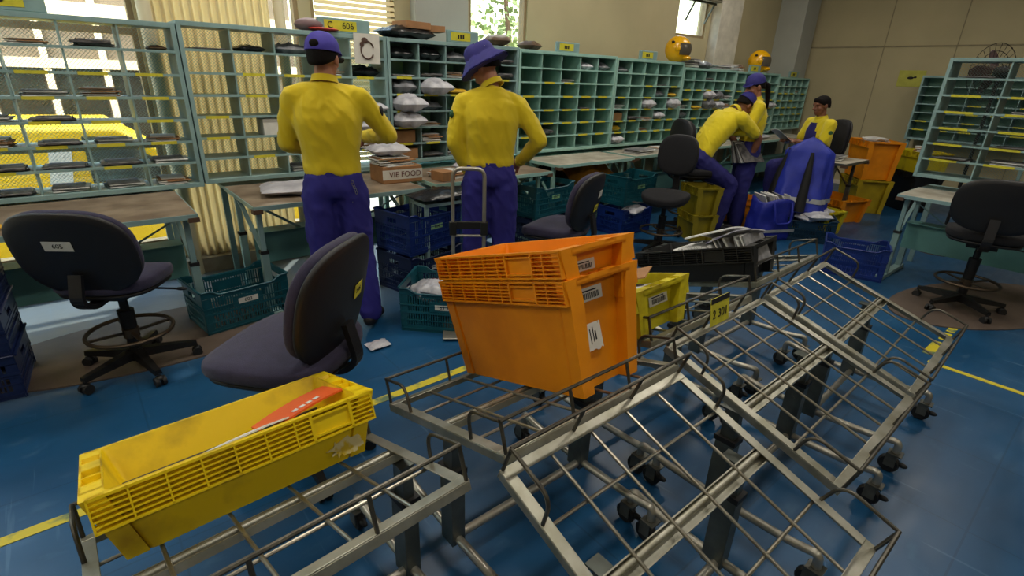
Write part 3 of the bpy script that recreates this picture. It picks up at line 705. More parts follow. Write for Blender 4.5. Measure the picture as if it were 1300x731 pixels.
# desk fan on the right rack
t = thing('fan', 'dark round pedestal fan behind the open-backed right rack', 'fan', (7.0,1.18,0), radians(150))
g = MB()
FZ = 1.79
for r in (.05,.12,.19,.26): g.tube([(r*cos(a),-.06,.0+FZ+r*sin(a)) for a in [2*pi*k/32 for k in range(32)]], .003, 6, closed=True)
for k in range(24): a = 2*pi*k/24; g.bar((.03*cos(a),-.07,FZ+.03*sin(a)),((.26)*cos(a),-.05,FZ+.26*sin(a)),.003)
g.build('cage', M_CHAIRM, t)
for k in range(4):
    a = k*pi/2; fb = MB(); fb.x = TM((0,-.03,FZ)) @ Matrix.Rotation(a,4,'Y') @ Matrix.Rotation(.4,4,'X'); fb.ell((0,0,.12),(.06,.004,.1)); fb.build('blade', mat('smoky_blade', (80,60,58), .4), t)
MB().lathe([(.01,-.02),(.05,-.01),(.06,.06),(.03,.1)],(0,0,FZ),16,'y').build('motor', M_BLACK, t)
MB().cyl((0,.03,0),(0,.03,FZ),.015).build('stem', M_BLACK, t); MB().cyl((0,.02,0),(0,.02,.025),.20,.17,24).build('base', M_BLACK, t)
# floor mats
def fmat(label, pts):
    mb = MB(); n = len(pts); mb.add([(x,y,0) for x,y in pts]+[(x,y,.008) for x,y in pts], [tuple(range(n))[::-1], tuple(range(n,2*n))]+[(i,(i+1)%n,n+(i+1)%n,n+i) for i in range(n)])
    tag(mb.build('floor_mat', M_MAT, None), label, 'floor mat')
fmat('curved brown floor mat under the left swivel chair', [(.25+1.0*cos(a), 3.62+.42*sin(a)-(.25 if sin(a)<0 else 0)*0) for a in [2*pi*k/48 for k in range(48)]])
fmat('brown floor mat under the right swivel chair', [(5.5+.95*cos(a)*cos(-.35)-.42*sin(a)*sin(-.35), .5+.95*cos(a)*sin(-.35)+.42*sin(a)*cos(-.35)) for a in [2*pi*k/48 for k in range(48)]])
# ------------------------------------------------------------------ postal crates (tapered tubs with slatted band)
def postal_crate(label, mtx, L, W, Hh, m, s=.028, band=.083, plain=(.12,.30), name='postal_crate', cat='crate', group='postal crates', tags=(), scuff=None, wallm=None):
    t = thing(name, label, cat, mtx=mtx, group=group); e = .042; w = .004
    def hx(z, q=0): return L/2 - s*(1-z/Hh) - q
    def hy(z, q=0): return W/2 - s*(1-z/Hh) - q
    zb_ = Hh-band
    mb = MB(); rs = []
    for z, q in ((0,.012),(zb_,.012),(Hh-.004,.012),(Hh,.010)): rs.append(rrect(hx(z,e),hy(z,q),.018,z))
    for z, q in ((Hh,.018),(Hh-.004,.018),(.006,.018)): rs.append(rrect(hx(z,e+w),hy(z,q),.014,z))
    mb.rings(rs)
    mb.build('tub', m, t, ang=35)
    # slatted bands on the long sides
    for sy in (-1,1):
        mb = MB(); X = hx(Hh)-.012
        n = 6
        def yo(z, q=0): return sy*(hy(z)-q)
        def slat(x0,x1,z0,z1,q=0):
            ya, yb = sy*(hy(Hh)-q), sy*(hy(Hh)-.0165)
            mb.box((x0,min(ya,yb),z0),(x1,max(ya,yb),z1))
        slat(-X,X,Hh-.007,Hh); slat(-X,X,zb_,zb_+.006); ya, yb = sy*(hy(zb_)-.013), sy*(hy(Hh)-.001); mb.box((-X,min(ya,yb),zb_),(X,max(ya,yb),zb_+.004))
        pa, pb = (plain[0]*L, plain[1]*L) if sy < 0 else (-plain[1]*L, -plain[0]*L)
        for k in range(1,n):
            z = zb_+.003+(band-.008)*k/n
            slat(-X,pa,z-.0018,z+.0018,.001); slat(pb,X,z-.0018,z+.0018,.001)
        x = -X
        while x < X+.001:
            if x < pa-.02 or x > pb+.02: slat(x-.002,x+.002,zb_,Hh)
            x += 2*X/9
        slat(pa-.004,pa+.004,zb_,Hh); slat(pb-.004,pb+.004,zb_,Hh); slat(pa,pb,zb_+.012,Hh-.014,.009); slat(pa,pb,zb_+.012,zb_+.018,.002); slat(pa,pb,Hh-.02,Hh-.014,.002)
        mb.build('slatted_band', m, t, ang=30)
    # ends: two corner pillars, recessed panel, ribbed handle lip
    for sx in (-1,1):
        mb = MB()
        for sy in (-1,1):
            rs = []
            for z in (0, zb_, Hh):
                y1 = hy(z, .010 if z < Hh else 0)*sy; y0 = y1-sy*(.052+.01*z/Hh); x1 = hx(z)*sx; x0 = (hx(z)-e-.002)*sx
                rs.append([V((x0,y0,z)),V((x1,y0,z)),V((x1,y1,z)),V((x0,y1,z))])
            mb.rings(rs)
        xi, xo = (hx(Hh)-e-.004), hx(Hh)
        yy = hy(Hh)-.05
        def bx(xa,xb,ya,yb,za,zb2): mb.box((min(sx*xa,sx*xb),ya,za),(max(sx*xa,sx*xb),yb,zb2))
        bx(xi,xo,-yy,yy,Hh-.022,Hh-.014); bx(xo-.005,xo,-yy,yy,Hh-.022,Hh); bx(xi,xi+.004,-yy,yy,Hh-.022,Hh)
        k = -yy
        for q in range(6): bx(xi,xo,-yy+q*(2*yy)/5-.002,-yy+q*(2*yy)/5+.002,Hh-.022,Hh-.001)
        bx(xi,xo,-yy,-yy+2*yy/5,Hh-.008,Hh); bx(xi,xo,yy-4*yy/5,yy-2*yy/5,Hh-.008,Hh)
        mb.build('end_handle', m, t, ang=30, fix=True)
    return t
def barcode_label(parent, mtx, w, h, name='barcode_label'):
    o = MB().box((-w/2,-.001,-h/2),(w/2,0,h/2)).build(name, M_WHITEP, parent); o.matrix_local = mtx
    b = MB(); x = -w*.34; r = random.Random(4)
    while x < w*.36:
        q = r.uniform(.0012,.004); b.box((x,-.0016,-h*.34),(x+q,-.001,h*.10)); x += q+r.uniform(.0015,.004)
    b.box((-w*.38,-.0016,h*.2),(w*.3,-.001,h*.30)); b.build('bars', M_INK, o, smooth=False)
    return o
TR = {'A':(.192,1.134,.571,3.3,-17.8,.745),'B':(1.094,1.165,.578,0,-17.5,.788),'G':(1.948,1.334,.579,.1,-16.5,.788),'H':(2.937,1.419,.567,.5,-17.4,.788),
 'C':(1.052,.466,.569,.5,19.5,.788),'D':(1.986,.623,.565,1.1,17.6,.788),'E':(2.831,.655,.562,2.8,19.3,.788)}
def traym(k, l=(0,0,0), rz=0):
    x,y,z,yaw,th,_w = TR[k]
    return Matrix.Translation((x,y,z)) @ Matrix.Rotation(radians(yaw),4,'Z') @ Matrix.Rotation(radians(th),4,'X') @ Matrix.Translation(l) @ Matrix.Rotation(rz,4,'Z')
TOPZ = .006
ya = postal_crate('long shallow yellow crate holding an orange magazine, on the nearest cart', traym('A',(.005,.215,TOPZ),-.03), .672,.40,.185, M_YEL, s=.045, plain=(.225,.385))
mb = MB(); mb.x = Matrix.Translation((.24,-.158,.045)); r_ = random.Random(8)
mb.add([(.055*cos(a)*(.8+.5*noise.noise(V((3*cos(a),3*sin(a),1)))) ,0,.030*sin(a)*(.85+.6*noise.noise(V((4*cos(a),4*sin(a),7))))) for a in [2*pi*k/36 for k in range(36)]]+[(.055*cos(a)*(.8+.5*noise.noise(V((3*cos(a),3*sin(a),1)))),.004,.030*sin(a)*(.85+.6*noise.noise(V((4*cos(a),4*sin(a),7))))) for a in [2*pi*k/36 for k in range(36)]],[tuple(range(36))]+[(i,(i+1)%36,36+(i+1)%36,36+i) for i in range(36)])
mb.x = Matrix.Identity(4)
o = mb.build('scraped_label_patch', mat('grimy_label_residue', (214,202,150), .8, 0, .25, 40, col2=(206,176,40), lo=.35, hi=.5), ya); o.matrix_local = Matrix.Translation((0,-.004,0)) @ Matrix.Rotation(radians(0),4,'X')
ob_ = postal_crate('deep orange crate, the lower of the two nested orange crates', traym('B',(.105,.032,TOPZ),radians(-87.7)), .69,.36,.385, M_ORANGE, s=.03, band=.078)
oa_ = postal_crate('shallow orange crate nested on top of the deep orange one', traym('B',(.105,.032,TOPZ+.274),radians(-87.7)), .69,.36,.205, M_ORANGE2, s=.02, band=.087)
def endm(Hh, L, s, z, y=0, e=.042, rec=True):   # frame on the +X end face, text reading from outside
    return Matrix.Translation((L/2-s*(1-z/Hh)-(e if rec else 0)+.0015, y, z)) @ Matrix.Rotation(pi/2,4,'Z')
barcode_label(ob_, endm(.385,.69,.03,.315,-.04), .14,.045)
barcode_label(oa_, endm(.205,.69,.02,.135,-.05), .13,.035)
def ragged(parent, mtx, w, h, m, seed, name='torn_label'):
    r = random.Random(seed); pts = []
    for k in range(9): pts.append((-w/2+w*k/8, -h/2+r.uniform(-.0,.01)*1))
    for k in range(9): pts.append((w/2-w*k/8, h/2-r.uniform(0,h*.45)*(1 if k in (0,1,3,6,7) else .2)))
    mb = MB(); n = len(pts); mb.add([(x,0,z) for x,z in pts]+[(x,-.0012,z) for x,z in pts], [tuple(range(n)), tuple(range(n,2*n))[::-1]]+[(i,(i+1)%n,n+(i+1)%n,n+i) for i in range(n)])
    o = mb.build(name, m, parent, smooth=False, fix=True); o.matrix_local = mtx; return o
tl = ragged(ob_, endm(.385,.69,.03,.20,-.03) @ Matrix.Rotation(radians(-4),4,'X'), .075,.15, M_WHITEP, 3)
MB().box((-.018,-.002,-.05),(-.014,-.0012,.0)).box((-.004,-.002,-.045),(0,-.0012,.005)).box((.006,-.002,-.04),(.012,-.0012,-.01)).build('faded_print', M_INK, tl, smooth=False)
ragged(ob_, Matrix.Translation((.265,-.180+.012+.0165,.285)) @ Matrix.Rotation(.35,4,'Y') @ Matrix.Rotation(radians(4.5),4,'X'), .06,.045, mat('pale_tape', (232,206,150), .5), 12, 'tape_scrap')
yg = postal_crate('worn yellow crate full of mail, right of the orange crates', traym('G',(-.262,-.004,TOPZ),radians(-87.7)), .66,.38,.193, M_YELD, s=.027)
barcode_label(yg, endm(.193,.66,.027,.12,.02), .13,.045); 
bk = postal_crate('long black crate of letters resting on the far cart', traym('H',(-.29,-.02,TOPZ),radians(-83)), .67,.365,.185, M_BLKP, s=.028, plain=(.10,.27))
lgo = MB(); lgo.tube([(-.05,-.001,-.02),(-.02,-.001,.03),(.0,-.001,-.01),(.03,-.001,.045),(.055,-.001,.03)],.007,6); lgo.tube([(.03,-.001,.045),(.035,-.001,-.02),(0,-.001,-.035),(-.01,-.001,-.05)],.006,6)
o = lgo.build('white_emblem', M_WHITEP, bk); o.matrix_local = endm(.185,.67,.028,.10,0)
# contents
def sheet(label, mtx, w, h, t_, m, name='envelope', cat='letter', bend=0, group=None, extra=None):
    mb = MB(); n = 8; vs = []
    for s_ in (0,1):
        for i in range(n+1):
            for j in (0,1):
                u = i/n-.5; vs.append((u*w, (j-.5)*h, s_*t_ + bend*(1-4*u*u)))
    fs = []
    o2 = 2*(n+1)
    for i in range(n):
        a = 2*i; fs.append((a,a+1,a+3,a+2)); fs.append((o2+a,o2+a+2,o2+a+3,o2+a+1)); fs.append((a,a+2,o2+a+2,o2+a)); fs.append((a+1,o2+a+1,o2+a+3,a+3))
    fs.append((0,o2,o2+1,1)); fs.append((2*n,2*n+1,o2+2*n+1,o2+2*n))
    mb.add(vs, fs); o = mb.build(name, m, None, ang=30); o.matrix_world = mtx; return tag(o, label, cat, group)
A0 = traym('A',(.005,.215,TOPZ),-.03)
mg = sheet('orange magazine lying in the yellow crate', A0 @ TM((.175,-.005,.150),radians(4),radians(-6),radians(-10)), .235,.17,.006, M_ORP, 'magazine','magazine', .008)
b = MB().box((-.115,-.07,.0085),(-.05,-.02,.0092)).build('blue_panel', M_BLUEP, mg, smooth=False)
q_ = MB()
for k in range(4): q_.box((-.03+.022*k,-.06,.0145),(-.014+.022*k,-.036,.0152))
q_.build('white_print', M_WHITEP, mg, smooth=False)
sheet('white envelope lying in the yellow crate beside the magazine', A0 @ TM((.0,-.06,.145),radians(3),radians(-16),radians(-3)), .24,.11,.004, M_PAPER, 'envelope','letter',.004)
sheet('thin grey leaflet at the dark end of the yellow crate', A0 @ TM((-.13,-.10,.13),radians(-2),radians(-20)), .18,.10,.003, M_PAPERG, 'leaflet','letter',.004)
G0 = traym('G',(-.262,-.004,TOPZ),radians(-87.7)); H0 = traym('H',(-.29,-.02,TOPZ),radians(-83))
r_ = random.Random(21)
for k in range(9):
    sheet('white letter lying in the worn yellow crate of mail', G0 @ TM((-.2+.05*k,r_.uniform(-.05,.05),.10+.008*k),r_.uniform(-.5,.5),r_.uniform(-.15,.15),r_.uniform(-.3,.1)), .21,.13,.006, M_PAPER if k % 3 else M_PAPERG, 'envelope','letter',.004,'letters in the worn yellow crate')
sheet('brown envelope on top of the worn yellow crate of mail', G0 @ TM((.10,.03,.20),.4,.1,-.15), .24,.17,.005, M_BROWNP,'envelope','letter',.004)
sheet('printed white form on the brown envelope in the yellow crate', G0 @ TM((.08,-.02,.212),.2,.1,-.12), .16,.12,.003, M_PAPER,'leaflet','letter',.004)
for k in range(9):
    sheet('white letter standing in a slanted row inside the black crate', H0 @ TM((-.06+.022*k,-.04,.135),pi/2+r_.uniform(-.06,.06),0,radians(0)) @ Matrix.Rotation(radians(52+r_.uniform(-7,7)),4,'X'), .22,.14,.0045, M_PAPER, 'envelope','letter',.0,'slanted white letters in the black crate')
for k in range(8):
    sheet('letter bundled at the far end of the black crate', H0 @ TM((.135+.022*k,.0,.15),pi/2+r_.uniform(-.1,.1)) @ Matrix.Rotation(radians(70+r_.uniform(-9,9)),4,'X'), .24,.17,.006, (M_PAPER, M_PAPERG, M_PAPER)[k % 3], 'envelope','letter',.0,'upright letters in the black crate')
sheet('large white folded newspaper over the black crate', H0 @ TM((.09,.02,.225),radians(80),radians(-8),radians(10)), .31,.24,.008, M_PAPER,'newspaper','newspaper',.02)
sheet('violet-striped magazine under the newspaper on the black crate', H0 @ TM((.19,-.03,.215),radians(70),radians(-18),radians(8)), .24,.19,.006, mat('violet_print_paper', (96,92,140), .6, 0,.3, 20, col2=(200,200,204)),'magazine','magazine',.01)

P4L = dep(882,205,5.85)
# ------------------------------------------------------------------ vented plastic crates
VP = {}
def vcrate(label, loc, rz, m, L=.55, W=.36, Hh=.30, num=None, lab_m=None, group='vented plastic crates', sc=1, side=-1):
    t = thing('vented_crate', label, 'crate', loc, rz, group)
    key = (m.name, L, W, Hh)
    if key not in VP:
        tp = .012
        def topz(u, hu, long): 
            a = abs(u)/hu
            return Hh-(.032*max(0,min(1,(.78-a)/.16)) if long else 0)
        res_ = []
        for side_, (hu, hv, long) in enumerate(((L/2,W/2,True),(W/2,L/2,False),(L/2,W/2,True),(W/2,L/2,False))):
            mb = MB(); mb.x = Matrix.Rotation(side_*pi/2,4,'Z')
            def o(z): return hv-tp*(1-z/Hh)
            def piece(u0,u1,z0,z1,th=.004,out=0):
                ya = -o((z0+z1)/2)-out; mb.box((u0,ya,z0),(u1,ya+th+out,z1))
            hu2 = hu-.004
            piece(-hu2,hu2,0,.045)                                  # bottom band
            piece(-hu2,-hu2+.045,.045,Hh-.05); piece(hu2-.045,hu2,.045,Hh-.05)   # corner strips
            piece(-hu2,hu2,.135,.15,.004,.004)
            zt_ = Hh-.095 if long else Hh-.10
            # top band, dipping on the long sides
            n = 16
            for k in range(n):
                u0 = -hu2+2*hu2*k/n; u1 = -hu2+2*hu2*(k+1)/n; um = (u0+u1)/2
                hole = (not long) and abs(um) < .055
                if hole: piece(u0,u1,zt_,zt_+.02); piece(u0,u1,zt_+.055,topz(um,hu,long))
                elif long and abs(um) > hu*.5: piece(u0,u1,Hh-.045,topz(um,hu,long)); 
                else: piece(u0,u1,zt_ if not long else Hh-.062,topz(um,hu,long))
            u = -hu2+.05
            while u < hu2-.05:
                for (z0,z1) in ((.05,.135),(.15,Hh-.05 if long else zt_)):
                    piece(u-.004,u+.004,z0,z1,.003)
                u += .0165
            for z in (.022,.085,Hh-.115): piece(-hu2,hu2,z-.003,z+.003,.004,.006)
            if long: piece(-.095,.095,.155,.225,.004,.003)
            # rolled rim
            pts = [(-hu2+2*hu2*k/24, -o(Hh)-.004, topz(-hu2+2*hu2*k/24,hu,long)) for k in range(25)]
            mb.tube(pts, .0065, 6)
            res_.append(mb)
        fl_ = MB()
        for k in range(9): fl_.box((-L/2+.02,-W/2+.025+k*(W-.05)/8.6,.003),(L/2-.02,-W/2+.045+k*(W-.05)/8.6,.008))
        for k in range(12): fl_.box((-L/2+.02+k*(L-.05)/11.2,-W/2+.015,.003),(-L/2+.035+k*(L-.05)/11.2,W/2-.015,.009))
        ms = []
        for mb in res_+[fl_]:
            o = mb.build('x', m, None, smooth=False); ms.append(o.data); COL.objects.unlink(o)
        VP[key] = ms
    for i, me in enumerate(VP[key]):
        o = bpy.data.objects.new('lattice_wall' if i < 4 else 'slatted_bottom', me); COL.objects.link(o); o.parent = t
    if lab_m is not None:
        y = -(W/2-.012*(1-.19/Hh))-.0045
        for sgn in ((-1,) if side == -1 else (1,)):
            p_ = MB().box((-.062,-.0015,-.018),(.062,0,.018)).build('number_label', lab_m, t)
            p_.matrix_local = Matrix.Translation((0,y,.19)) if sgn < 0 else Matrix.Rotation(pi/2,4,'Z') @ Matrix.Translation((0,-(L/2-.012*(1-.19/Hh))-.0045,.19))
            if num: text(num, .034, Matrix.Translation((0,-.0022,0)) @ RX90, p_)
    t.scale = (sc,sc,sc)
    return t
vcrate('teal vented crate labelled 603 in front of the desks', (.665,3.66,0), radians(8), M_GREENC, num='603', lab_m=M_WHITEP)
vcrate('lower dark blue crate of the stack beside the capped worker', (2.0,3.52,0), radians(13), M_DBLUEC, W=.40, Hh=.31, num='613', lab_m=M_WHITEP)
vcrate('upper blue crate with green label, stacked beside the capped worker', (2.0,3.52,.325), radians(13), M_BLUEC, W=.40, Hh=.31, num='604', lab_m=M_GREENL)
vcrate('teal vented crate full of white parcels behind the orange crates', (1.80,2.76,0), radians(-46), M_GREENC, L=.60, W=.42, Hh=.31, num='63 3', lab_m=M_WHITEP)
for k in range(3):
    vcrate('%s navy crate of the stack at the left edge' % ('bottom','middle','top')[k] if 0 else ('bottommost','middle','topmost')[k]+' navy crate of the stack beside the left swivel chair', (-.72,3.50,.225*k), radians(-4), M_DBLUEC, W=.42, L=.60, Hh=.24)
vcrate('lower navy crate beneath the white-topped table', (3.60,3.82,0), radians(8), M_DBLUEC, L=.60, Hh=.30)
vcrate('teal crate with green label on the navy one by the white-topped table', (3.60,3.82,.315), radians(8), M_GREENC, L=.60, Hh=.31, num='J 012', lab_m=M_GREENL)
vcrate('blue crate holding white bags under the teal crate near the empty chairs', (4.72,3.62,0), radians(2), M_BLUEC, L=.55, Hh=.30)
vcrate('teal crate with white labels stacked near the two empty chairs', (4.72,3.62,.34), radians(2), M_GREENC, L=.58, Hh=.31, num='J 001', lab_m=M_GREENL)
o = put('white_parcel',(4.72,3.5,.22),.3,(1.3,.7,.9),'white bag bulging out of the blue crate near the empty chairs','bags in the crates')
vcrate('royal blue crate on the open floor right of the carts', (5.40,1.47,0), radians(-70), M_BLUEC, L=.50, W=.36, Hh=.30, num='', lab_m=None)
vcrate('dark teal crate heaped with white mail beside the blue cover', (6.25,2.25,0), radians(-62), mat('dark_teal_plastic', (10,50,74), .45), L=.55, W=.40, Hh=.26)
for k in range(5):
    put('white_parcel',(6.25+r_.uniform(-.14,.14),2.25+r_.uniform(-.16,.16),.20+.02*k),r_.uniform(0,3),(.9,.8,.8),'white parcel heaped in the dark teal crate beside the blue cover','parcels heaped in the dark teal crate')
for k,(dx,dy,s_) in enumerate(((-.16,.05,1.1),(.0,-.02,1.2),(.15,.04,1),(.02,.1,1),(-.06,-.1,.8))):
    M = TM((1.80,2.76,.14+.02*k), radians(-46)) @ TM((dx,dy,0), dx*4)
    put('white_parcel',None,0,(s_,s_*.8,1.1),'white parcel in the teal crate behind the orange crates','parcels in the teal crate',mtx=M)
for dx in (-.05,.12):
    M = TM((1.80,2.76,.27), radians(-46)) @ TM((dx,-.02,0), .9)
    mb = MB(); mb.tube([(.0,.13*cos(a),.035*sin(a)) for a in [2*pi*k/20 for k in range(20)]], .0025, 5, closed=True)
    o = mb.build('red_strap', mat('maroon_strap', (120,30,44), .5)); o.matrix_world = M; tag(o, 'maroon strap around a white parcel in the teal crate', 'strap', 'straps in the teal crate')
# orange and yellow crates at the far side
postal_crate('deep orange crate of papers stacked on the mustard crate by the far wall', TM((8.55,2.45,.46), radians(-140)), .62,.45,.50, M_ORANGE, s=.03, group='far crates')
postal_crate('deep mustard crate beneath the orange one by the far wall', TM((8.55,2.45,0), radians(-140)), .62,.45,.455, mat('mustard_plastic', (186,160,20), .5), s=.03, group='far crates')
for k in range(4): put('letter_stack',(8.55+.1*(k-1.5),2.45+.08*(k%2),.93),.4*k,(.9,.9,1),'papers piled in the deep orange crate by the far wall','papers in the far orange crate')
postal_crate('wide orange crate on the floor beside the blue cover', TM((7.6,2.5,0), radians(-110)), .72,.5,.30, M_ORANGE, s=.04, group='far crates')
postal_crate('yellow crate of mail in front of the wide orange crate', TM((6.72,2.35,0), radians(-100)), .55,.38,.27, M_YELD, s=.03, group='far crates')
for k in range(3): put('white_parcel',(6.72+.08*(k-1),2.35+.1*(k-1),.215),k,(.9,.8,.8),'white parcel in the yellow crate by the wide orange crate','parcels in the far yellow crate')
postal_crate('deep yellow crate of papers behind the mustard one', TM((9.2,2.05,.55), radians(-130)), .6,.42,.28, M_YELD, s=.03, group='far crates')
postal_crate('tall black crate under the deep yellow crate near the far wall', TM((9.2,2.05,0), radians(-130)), .6,.42,.55, M_BLKP, s=.05, group='far crates')
put('letter_stack',(9.2,2.05,.80),.3,(1,1,1.5),'papers in the deep yellow crate by the far wall','papers in the far yellow crate')
for k in range(2): postal_crate('%s mustard crate beneath the bending worker' % ('lower','upper')[k], TM((P4L.x-.14,P4L.y-.22,.29*k), radians(60)), .38,.30,.30, mat('olive_yellow_plastic', (150,134,16), .5), s=.02, group='mustard crates beneath the bending worker')
postal_crate('small orange crate between the bending worker and the blue bag', TM((6.1,3.0,0), radians(-60)), .45,.34,.36, M_ORANGE, s=.02, group='far crates')

# ------------------------------------------------------------------ swivel chairs
def cushion(mb, a, b, T, ex=3.2, curve=0.0, n=40, k=8, M=None, droop=0):
    rs = []
    for i in range(k+1):
        t_ = -1+2*i/k; sc_ = (1-abs(t_)**2.6*.999)**(1/2.6); sc_ = .86+.14*sc_ if abs(t_) < 1 else .84
        ring = []
        for j in range(n):
            w_ = 2*pi*j/n; cx = abs(cos(w_))**(2/ex)*(1 if cos(w_) >= 0 else -1); cz = abs(sin(w_))**(2/ex)*(1 if sin(w_) >= 0 else -1)
            x = a*cx*sc_; z = b*cz*sc_; y = t_*T/2 - curve*x*x/(a*a) + (droop*max(0,cz)**3 if droop else 0)
            p = V((x, y, z)); ring.append(M @ p if M else p)
        rs.append(ring)
    # domed centres
    def dome(ring, t_):
        c = sum(ring, V())/len(ring); return c
    out = [[(p+(sum(rs[0],V())/n-p)*f) for p in rs[0]] for f in (.96,.5)]
    mid = V((0,0,0))
    first = []; last = []
    for f in (.95,.7,.4):
        first.append([ (lambda x,z,y: (M @ V((x,y,z)) if M else V((x,y,z))))(a*.84*(1-f)*qx, b*.84*(1-f)*qz, -T/2*(1+.12*f) - curve*(a*.84*(1-f)*qx)**2/(a*a)) for qx,qz in [(abs(cos(2*pi*j/n))**(2/ex)*(1 if cos(2*pi*j/n)>=0 else -1), abs(sin(2*pi*j/n))**(2/ex)*(1 if sin(2*pi*j/n)>=0 else -1)) for j in range(n)]])
        last.append([ (lambda x,z,y: (M @ V((x,y,z)) if M else V((x,y,z))))(a*.84*(1-f)*qx, b*.84*(1-f)*qz, T/2*(1+.12*f) - curve*(a*.84*(1-f)*qx)**2/(a*a) + (droop*max(0,qz*(1-f))**3 if droop else 0)) for qx,qz in [(abs(cos(2*pi*j/n))**(2/ex)*(1 if cos(2*pi*j/n)>=0 else -1), abs(sin(2*pi*j/n))**(2/ex)*(1 if sin(2*pi*j/n)>=0 else -1)) for j in range(n)]])
    mb.rings(first+rs+last[::-1])
def chair(label, loc, rz, seat=.5, ring=False, fab=None, back_a=.24, back_b=.20, tilt=8, bz=.34, sticker=None, seat_a=.24, seat_b=.23, base_rot=0, back_y=-.25):
    fab = fab or M_CHAIRF
    t = thing('swivel_chair', label, 'swivel chair', loc, rz, 'swivel office chairs')
    M = TM((0,.0,seat)) @ Matrix.Rotation(radians(90),4,'X')     # y(thickness) -> z
    mb = MB(); mb2 = Matrix.Translation((0,0,seat)) @ Matrix.Rotation(pi/2,4,'X') @ Matrix.Rotation(pi,4,'Y')
    cushion(mb, seat_a, seat_b, .075, 2.9, 0, M=Matrix.Translation((0,.0,seat)) @ Matrix(((1,0,0,0),(0,0,1,0),(0,1,0,0),(0,0,0,1))), droop=-.04)
    mb.build('seat', fab, t, ang=60, fix=True)
    mb = MB(); cushion(mb, seat_a-.015, seat_b-.015, .03, 2.9, 0, M=Matrix.Translation((0,0,seat-.045)) @ Matrix(((1,0,0,0),(0,0,1,0),(0,1,0,0),(0,0,0,1))), droop=-.03)
    mb.box((-.09,-.12,seat-.10),(.09,.1,seat-.05)); mb.build('seat_pan', M_CHAIRS, t, ang=50, fix=True)
    MB().cyl((.08,.03,seat-.085),(.27,.05,seat-.10),.006,n=8).ell((.285,.05,seat-.10),(.03,.012,.01)).build('height_lever', M_CHAIRS, t)
    BM = Matrix.Translation((0,back_y,seat+bz)) @ Matrix.Rotation(radians(tilt),4,'X')
    mb = MB(); cushion(mb, back_a, back_b, .05, 2.7, -.035, M=BM @ Matrix.Translation((0,.022,0))); bo = mb.build('backrest', fab, t, ang=60, fix=True)
    mb = MB(); cushion(mb, back_a+.006, back_b+.006, .032, 2.7, -.035, M=BM @ Matrix.Translation((0,-.012,0))); sh_ = mb.build('back_shell', M_CHAIRS, t, ang=60, fix=True)
    p = [V((0,-.05,seat-.075)), V((0,back_y+.01,seat-.085)), V((0,back_y-.06,seat-.03)), BM @ V((0,-.045,-back_b*.45))]
    q = fillet(p, .06); mb = MB()
    for i in range(len(q)-1): mb.bar(q[i], q[i+1]+(q[i+1]-q[i])*.1, .085, .022, up=(1,0,0)) if 0 else mb.bar(q[i], q[i+1]+(q[i+1]-q[i]).normalized()*.006, .058, .022, up=(0,0,1) if abs((q[i+1]-q[i]).normalized().z) < .9 else (0,1,0))
    mb.build('back_bracket', M_CHAIRS, t)
    MB().cyl((0,0,.10),(0,0,.30),.03,n=18).cyl((0,0,.30),(0,0,seat-.09),.022,n=18).cyl((0,0,.26),(0,0,seat-.2),.036,.04,n=18).build('gas_column', M_CHAIRM, t)
    mb = MB(); mb.cyl((0,0,.065),(0,0,.13),.045,.04,n=18)
    for k in range(5):
        a = 2*pi*k/5+base_rot; d = V((cos(a),sin(a),0)); s_ = V((-sin(a),cos(a),0))
        r0 = [V((0,0,.12))+s_*w+V((0,0,h)) for w,h in ((-.03,-.045),(.03,-.045),(.024,.01),(-.024,.01))]
        r1 = [d*.29+V((0,0,.085))+s_*w+V((0,0,h)) for w,h in ((-.018,-.018),(.018,-.018),(.014,.008),(-.014,.008))]
        mb.rings([r0,r1]) 
    mb.build('star_base', M_CHAIRM, t, fix=True)
    for k in range(5):
        a = 2*pi*k/5+base_rot; c = V((cos(a)*.285, sin(a)*.285, 0)); s_ = V((-sin(a),cos(a),0))
        mb = MB()
        for w in (-.017,.017): mb.cyl(c+s_*(w-.009)+V((0,0,.026)), c+s_*(w+.009)+V((0,0,.026)), .026, n=16)
        mb.cyl(c+V((0,0,.04)), c+V((0,0,.075)), .008); mb.ell(c+V((0,0,.045)),(.022,.022,.014)); mb.build('castor', M_RUB, t)
    if ring:
        mb = MB(); mb.tube([(.20*cos(a),.20*sin(a),.235) for a in [2*pi*k/40 for k in range(40)]], .011, 8, closed=True)
        for k in range(4): a = pi/4+k*pi/2; mb.bar((.03*cos(a),.03*sin(a),.225),(.20*cos(a),.20*sin(a),.235),.022,.008)
        mb.cyl((0,0,.20),(0,0,.25),.04,n=16); mb.build('foot_ring', M_RING, t)
    for (nm, u, z, w, h, m, tx, ts) in (sticker or ()):
        o = MB().box((-w/2,-.0015,-h/2),(w/2,.0,h/2)).build(nm, m, t)
        o.matrix_local = BM @ Matrix.Translation((u,-.012-.016*1.12-.002+.035*(u/back_a)**2*1.0,z)) @ Matrix.Rotation(math.atan(2*.035*u/back_a**2),4,'Z')
        if tx: text(tx, ts, Matrix.Translation((0,-.002,0)) @ RX90, o)
    return t
cl = dict(L=at(176,456,.05), M=at(335,470,.49), C3=at(706,287,.58), C4=at(835,318,.02), C5=at(880,296,0), CR=at(1215,388,.02))
MC = V((.50,1.97,0))
chair('black swivel chair with foot ring at the left, its back marked 605', (cl['L'].x,cl['L'].y,0), radians(-34), .56, True, M_CHAIRF, .27,.215, 14, .20, [('paper_label',-.02,.06,.125,.05,M_WHITEP,'605',.032)], base_rot=.5)
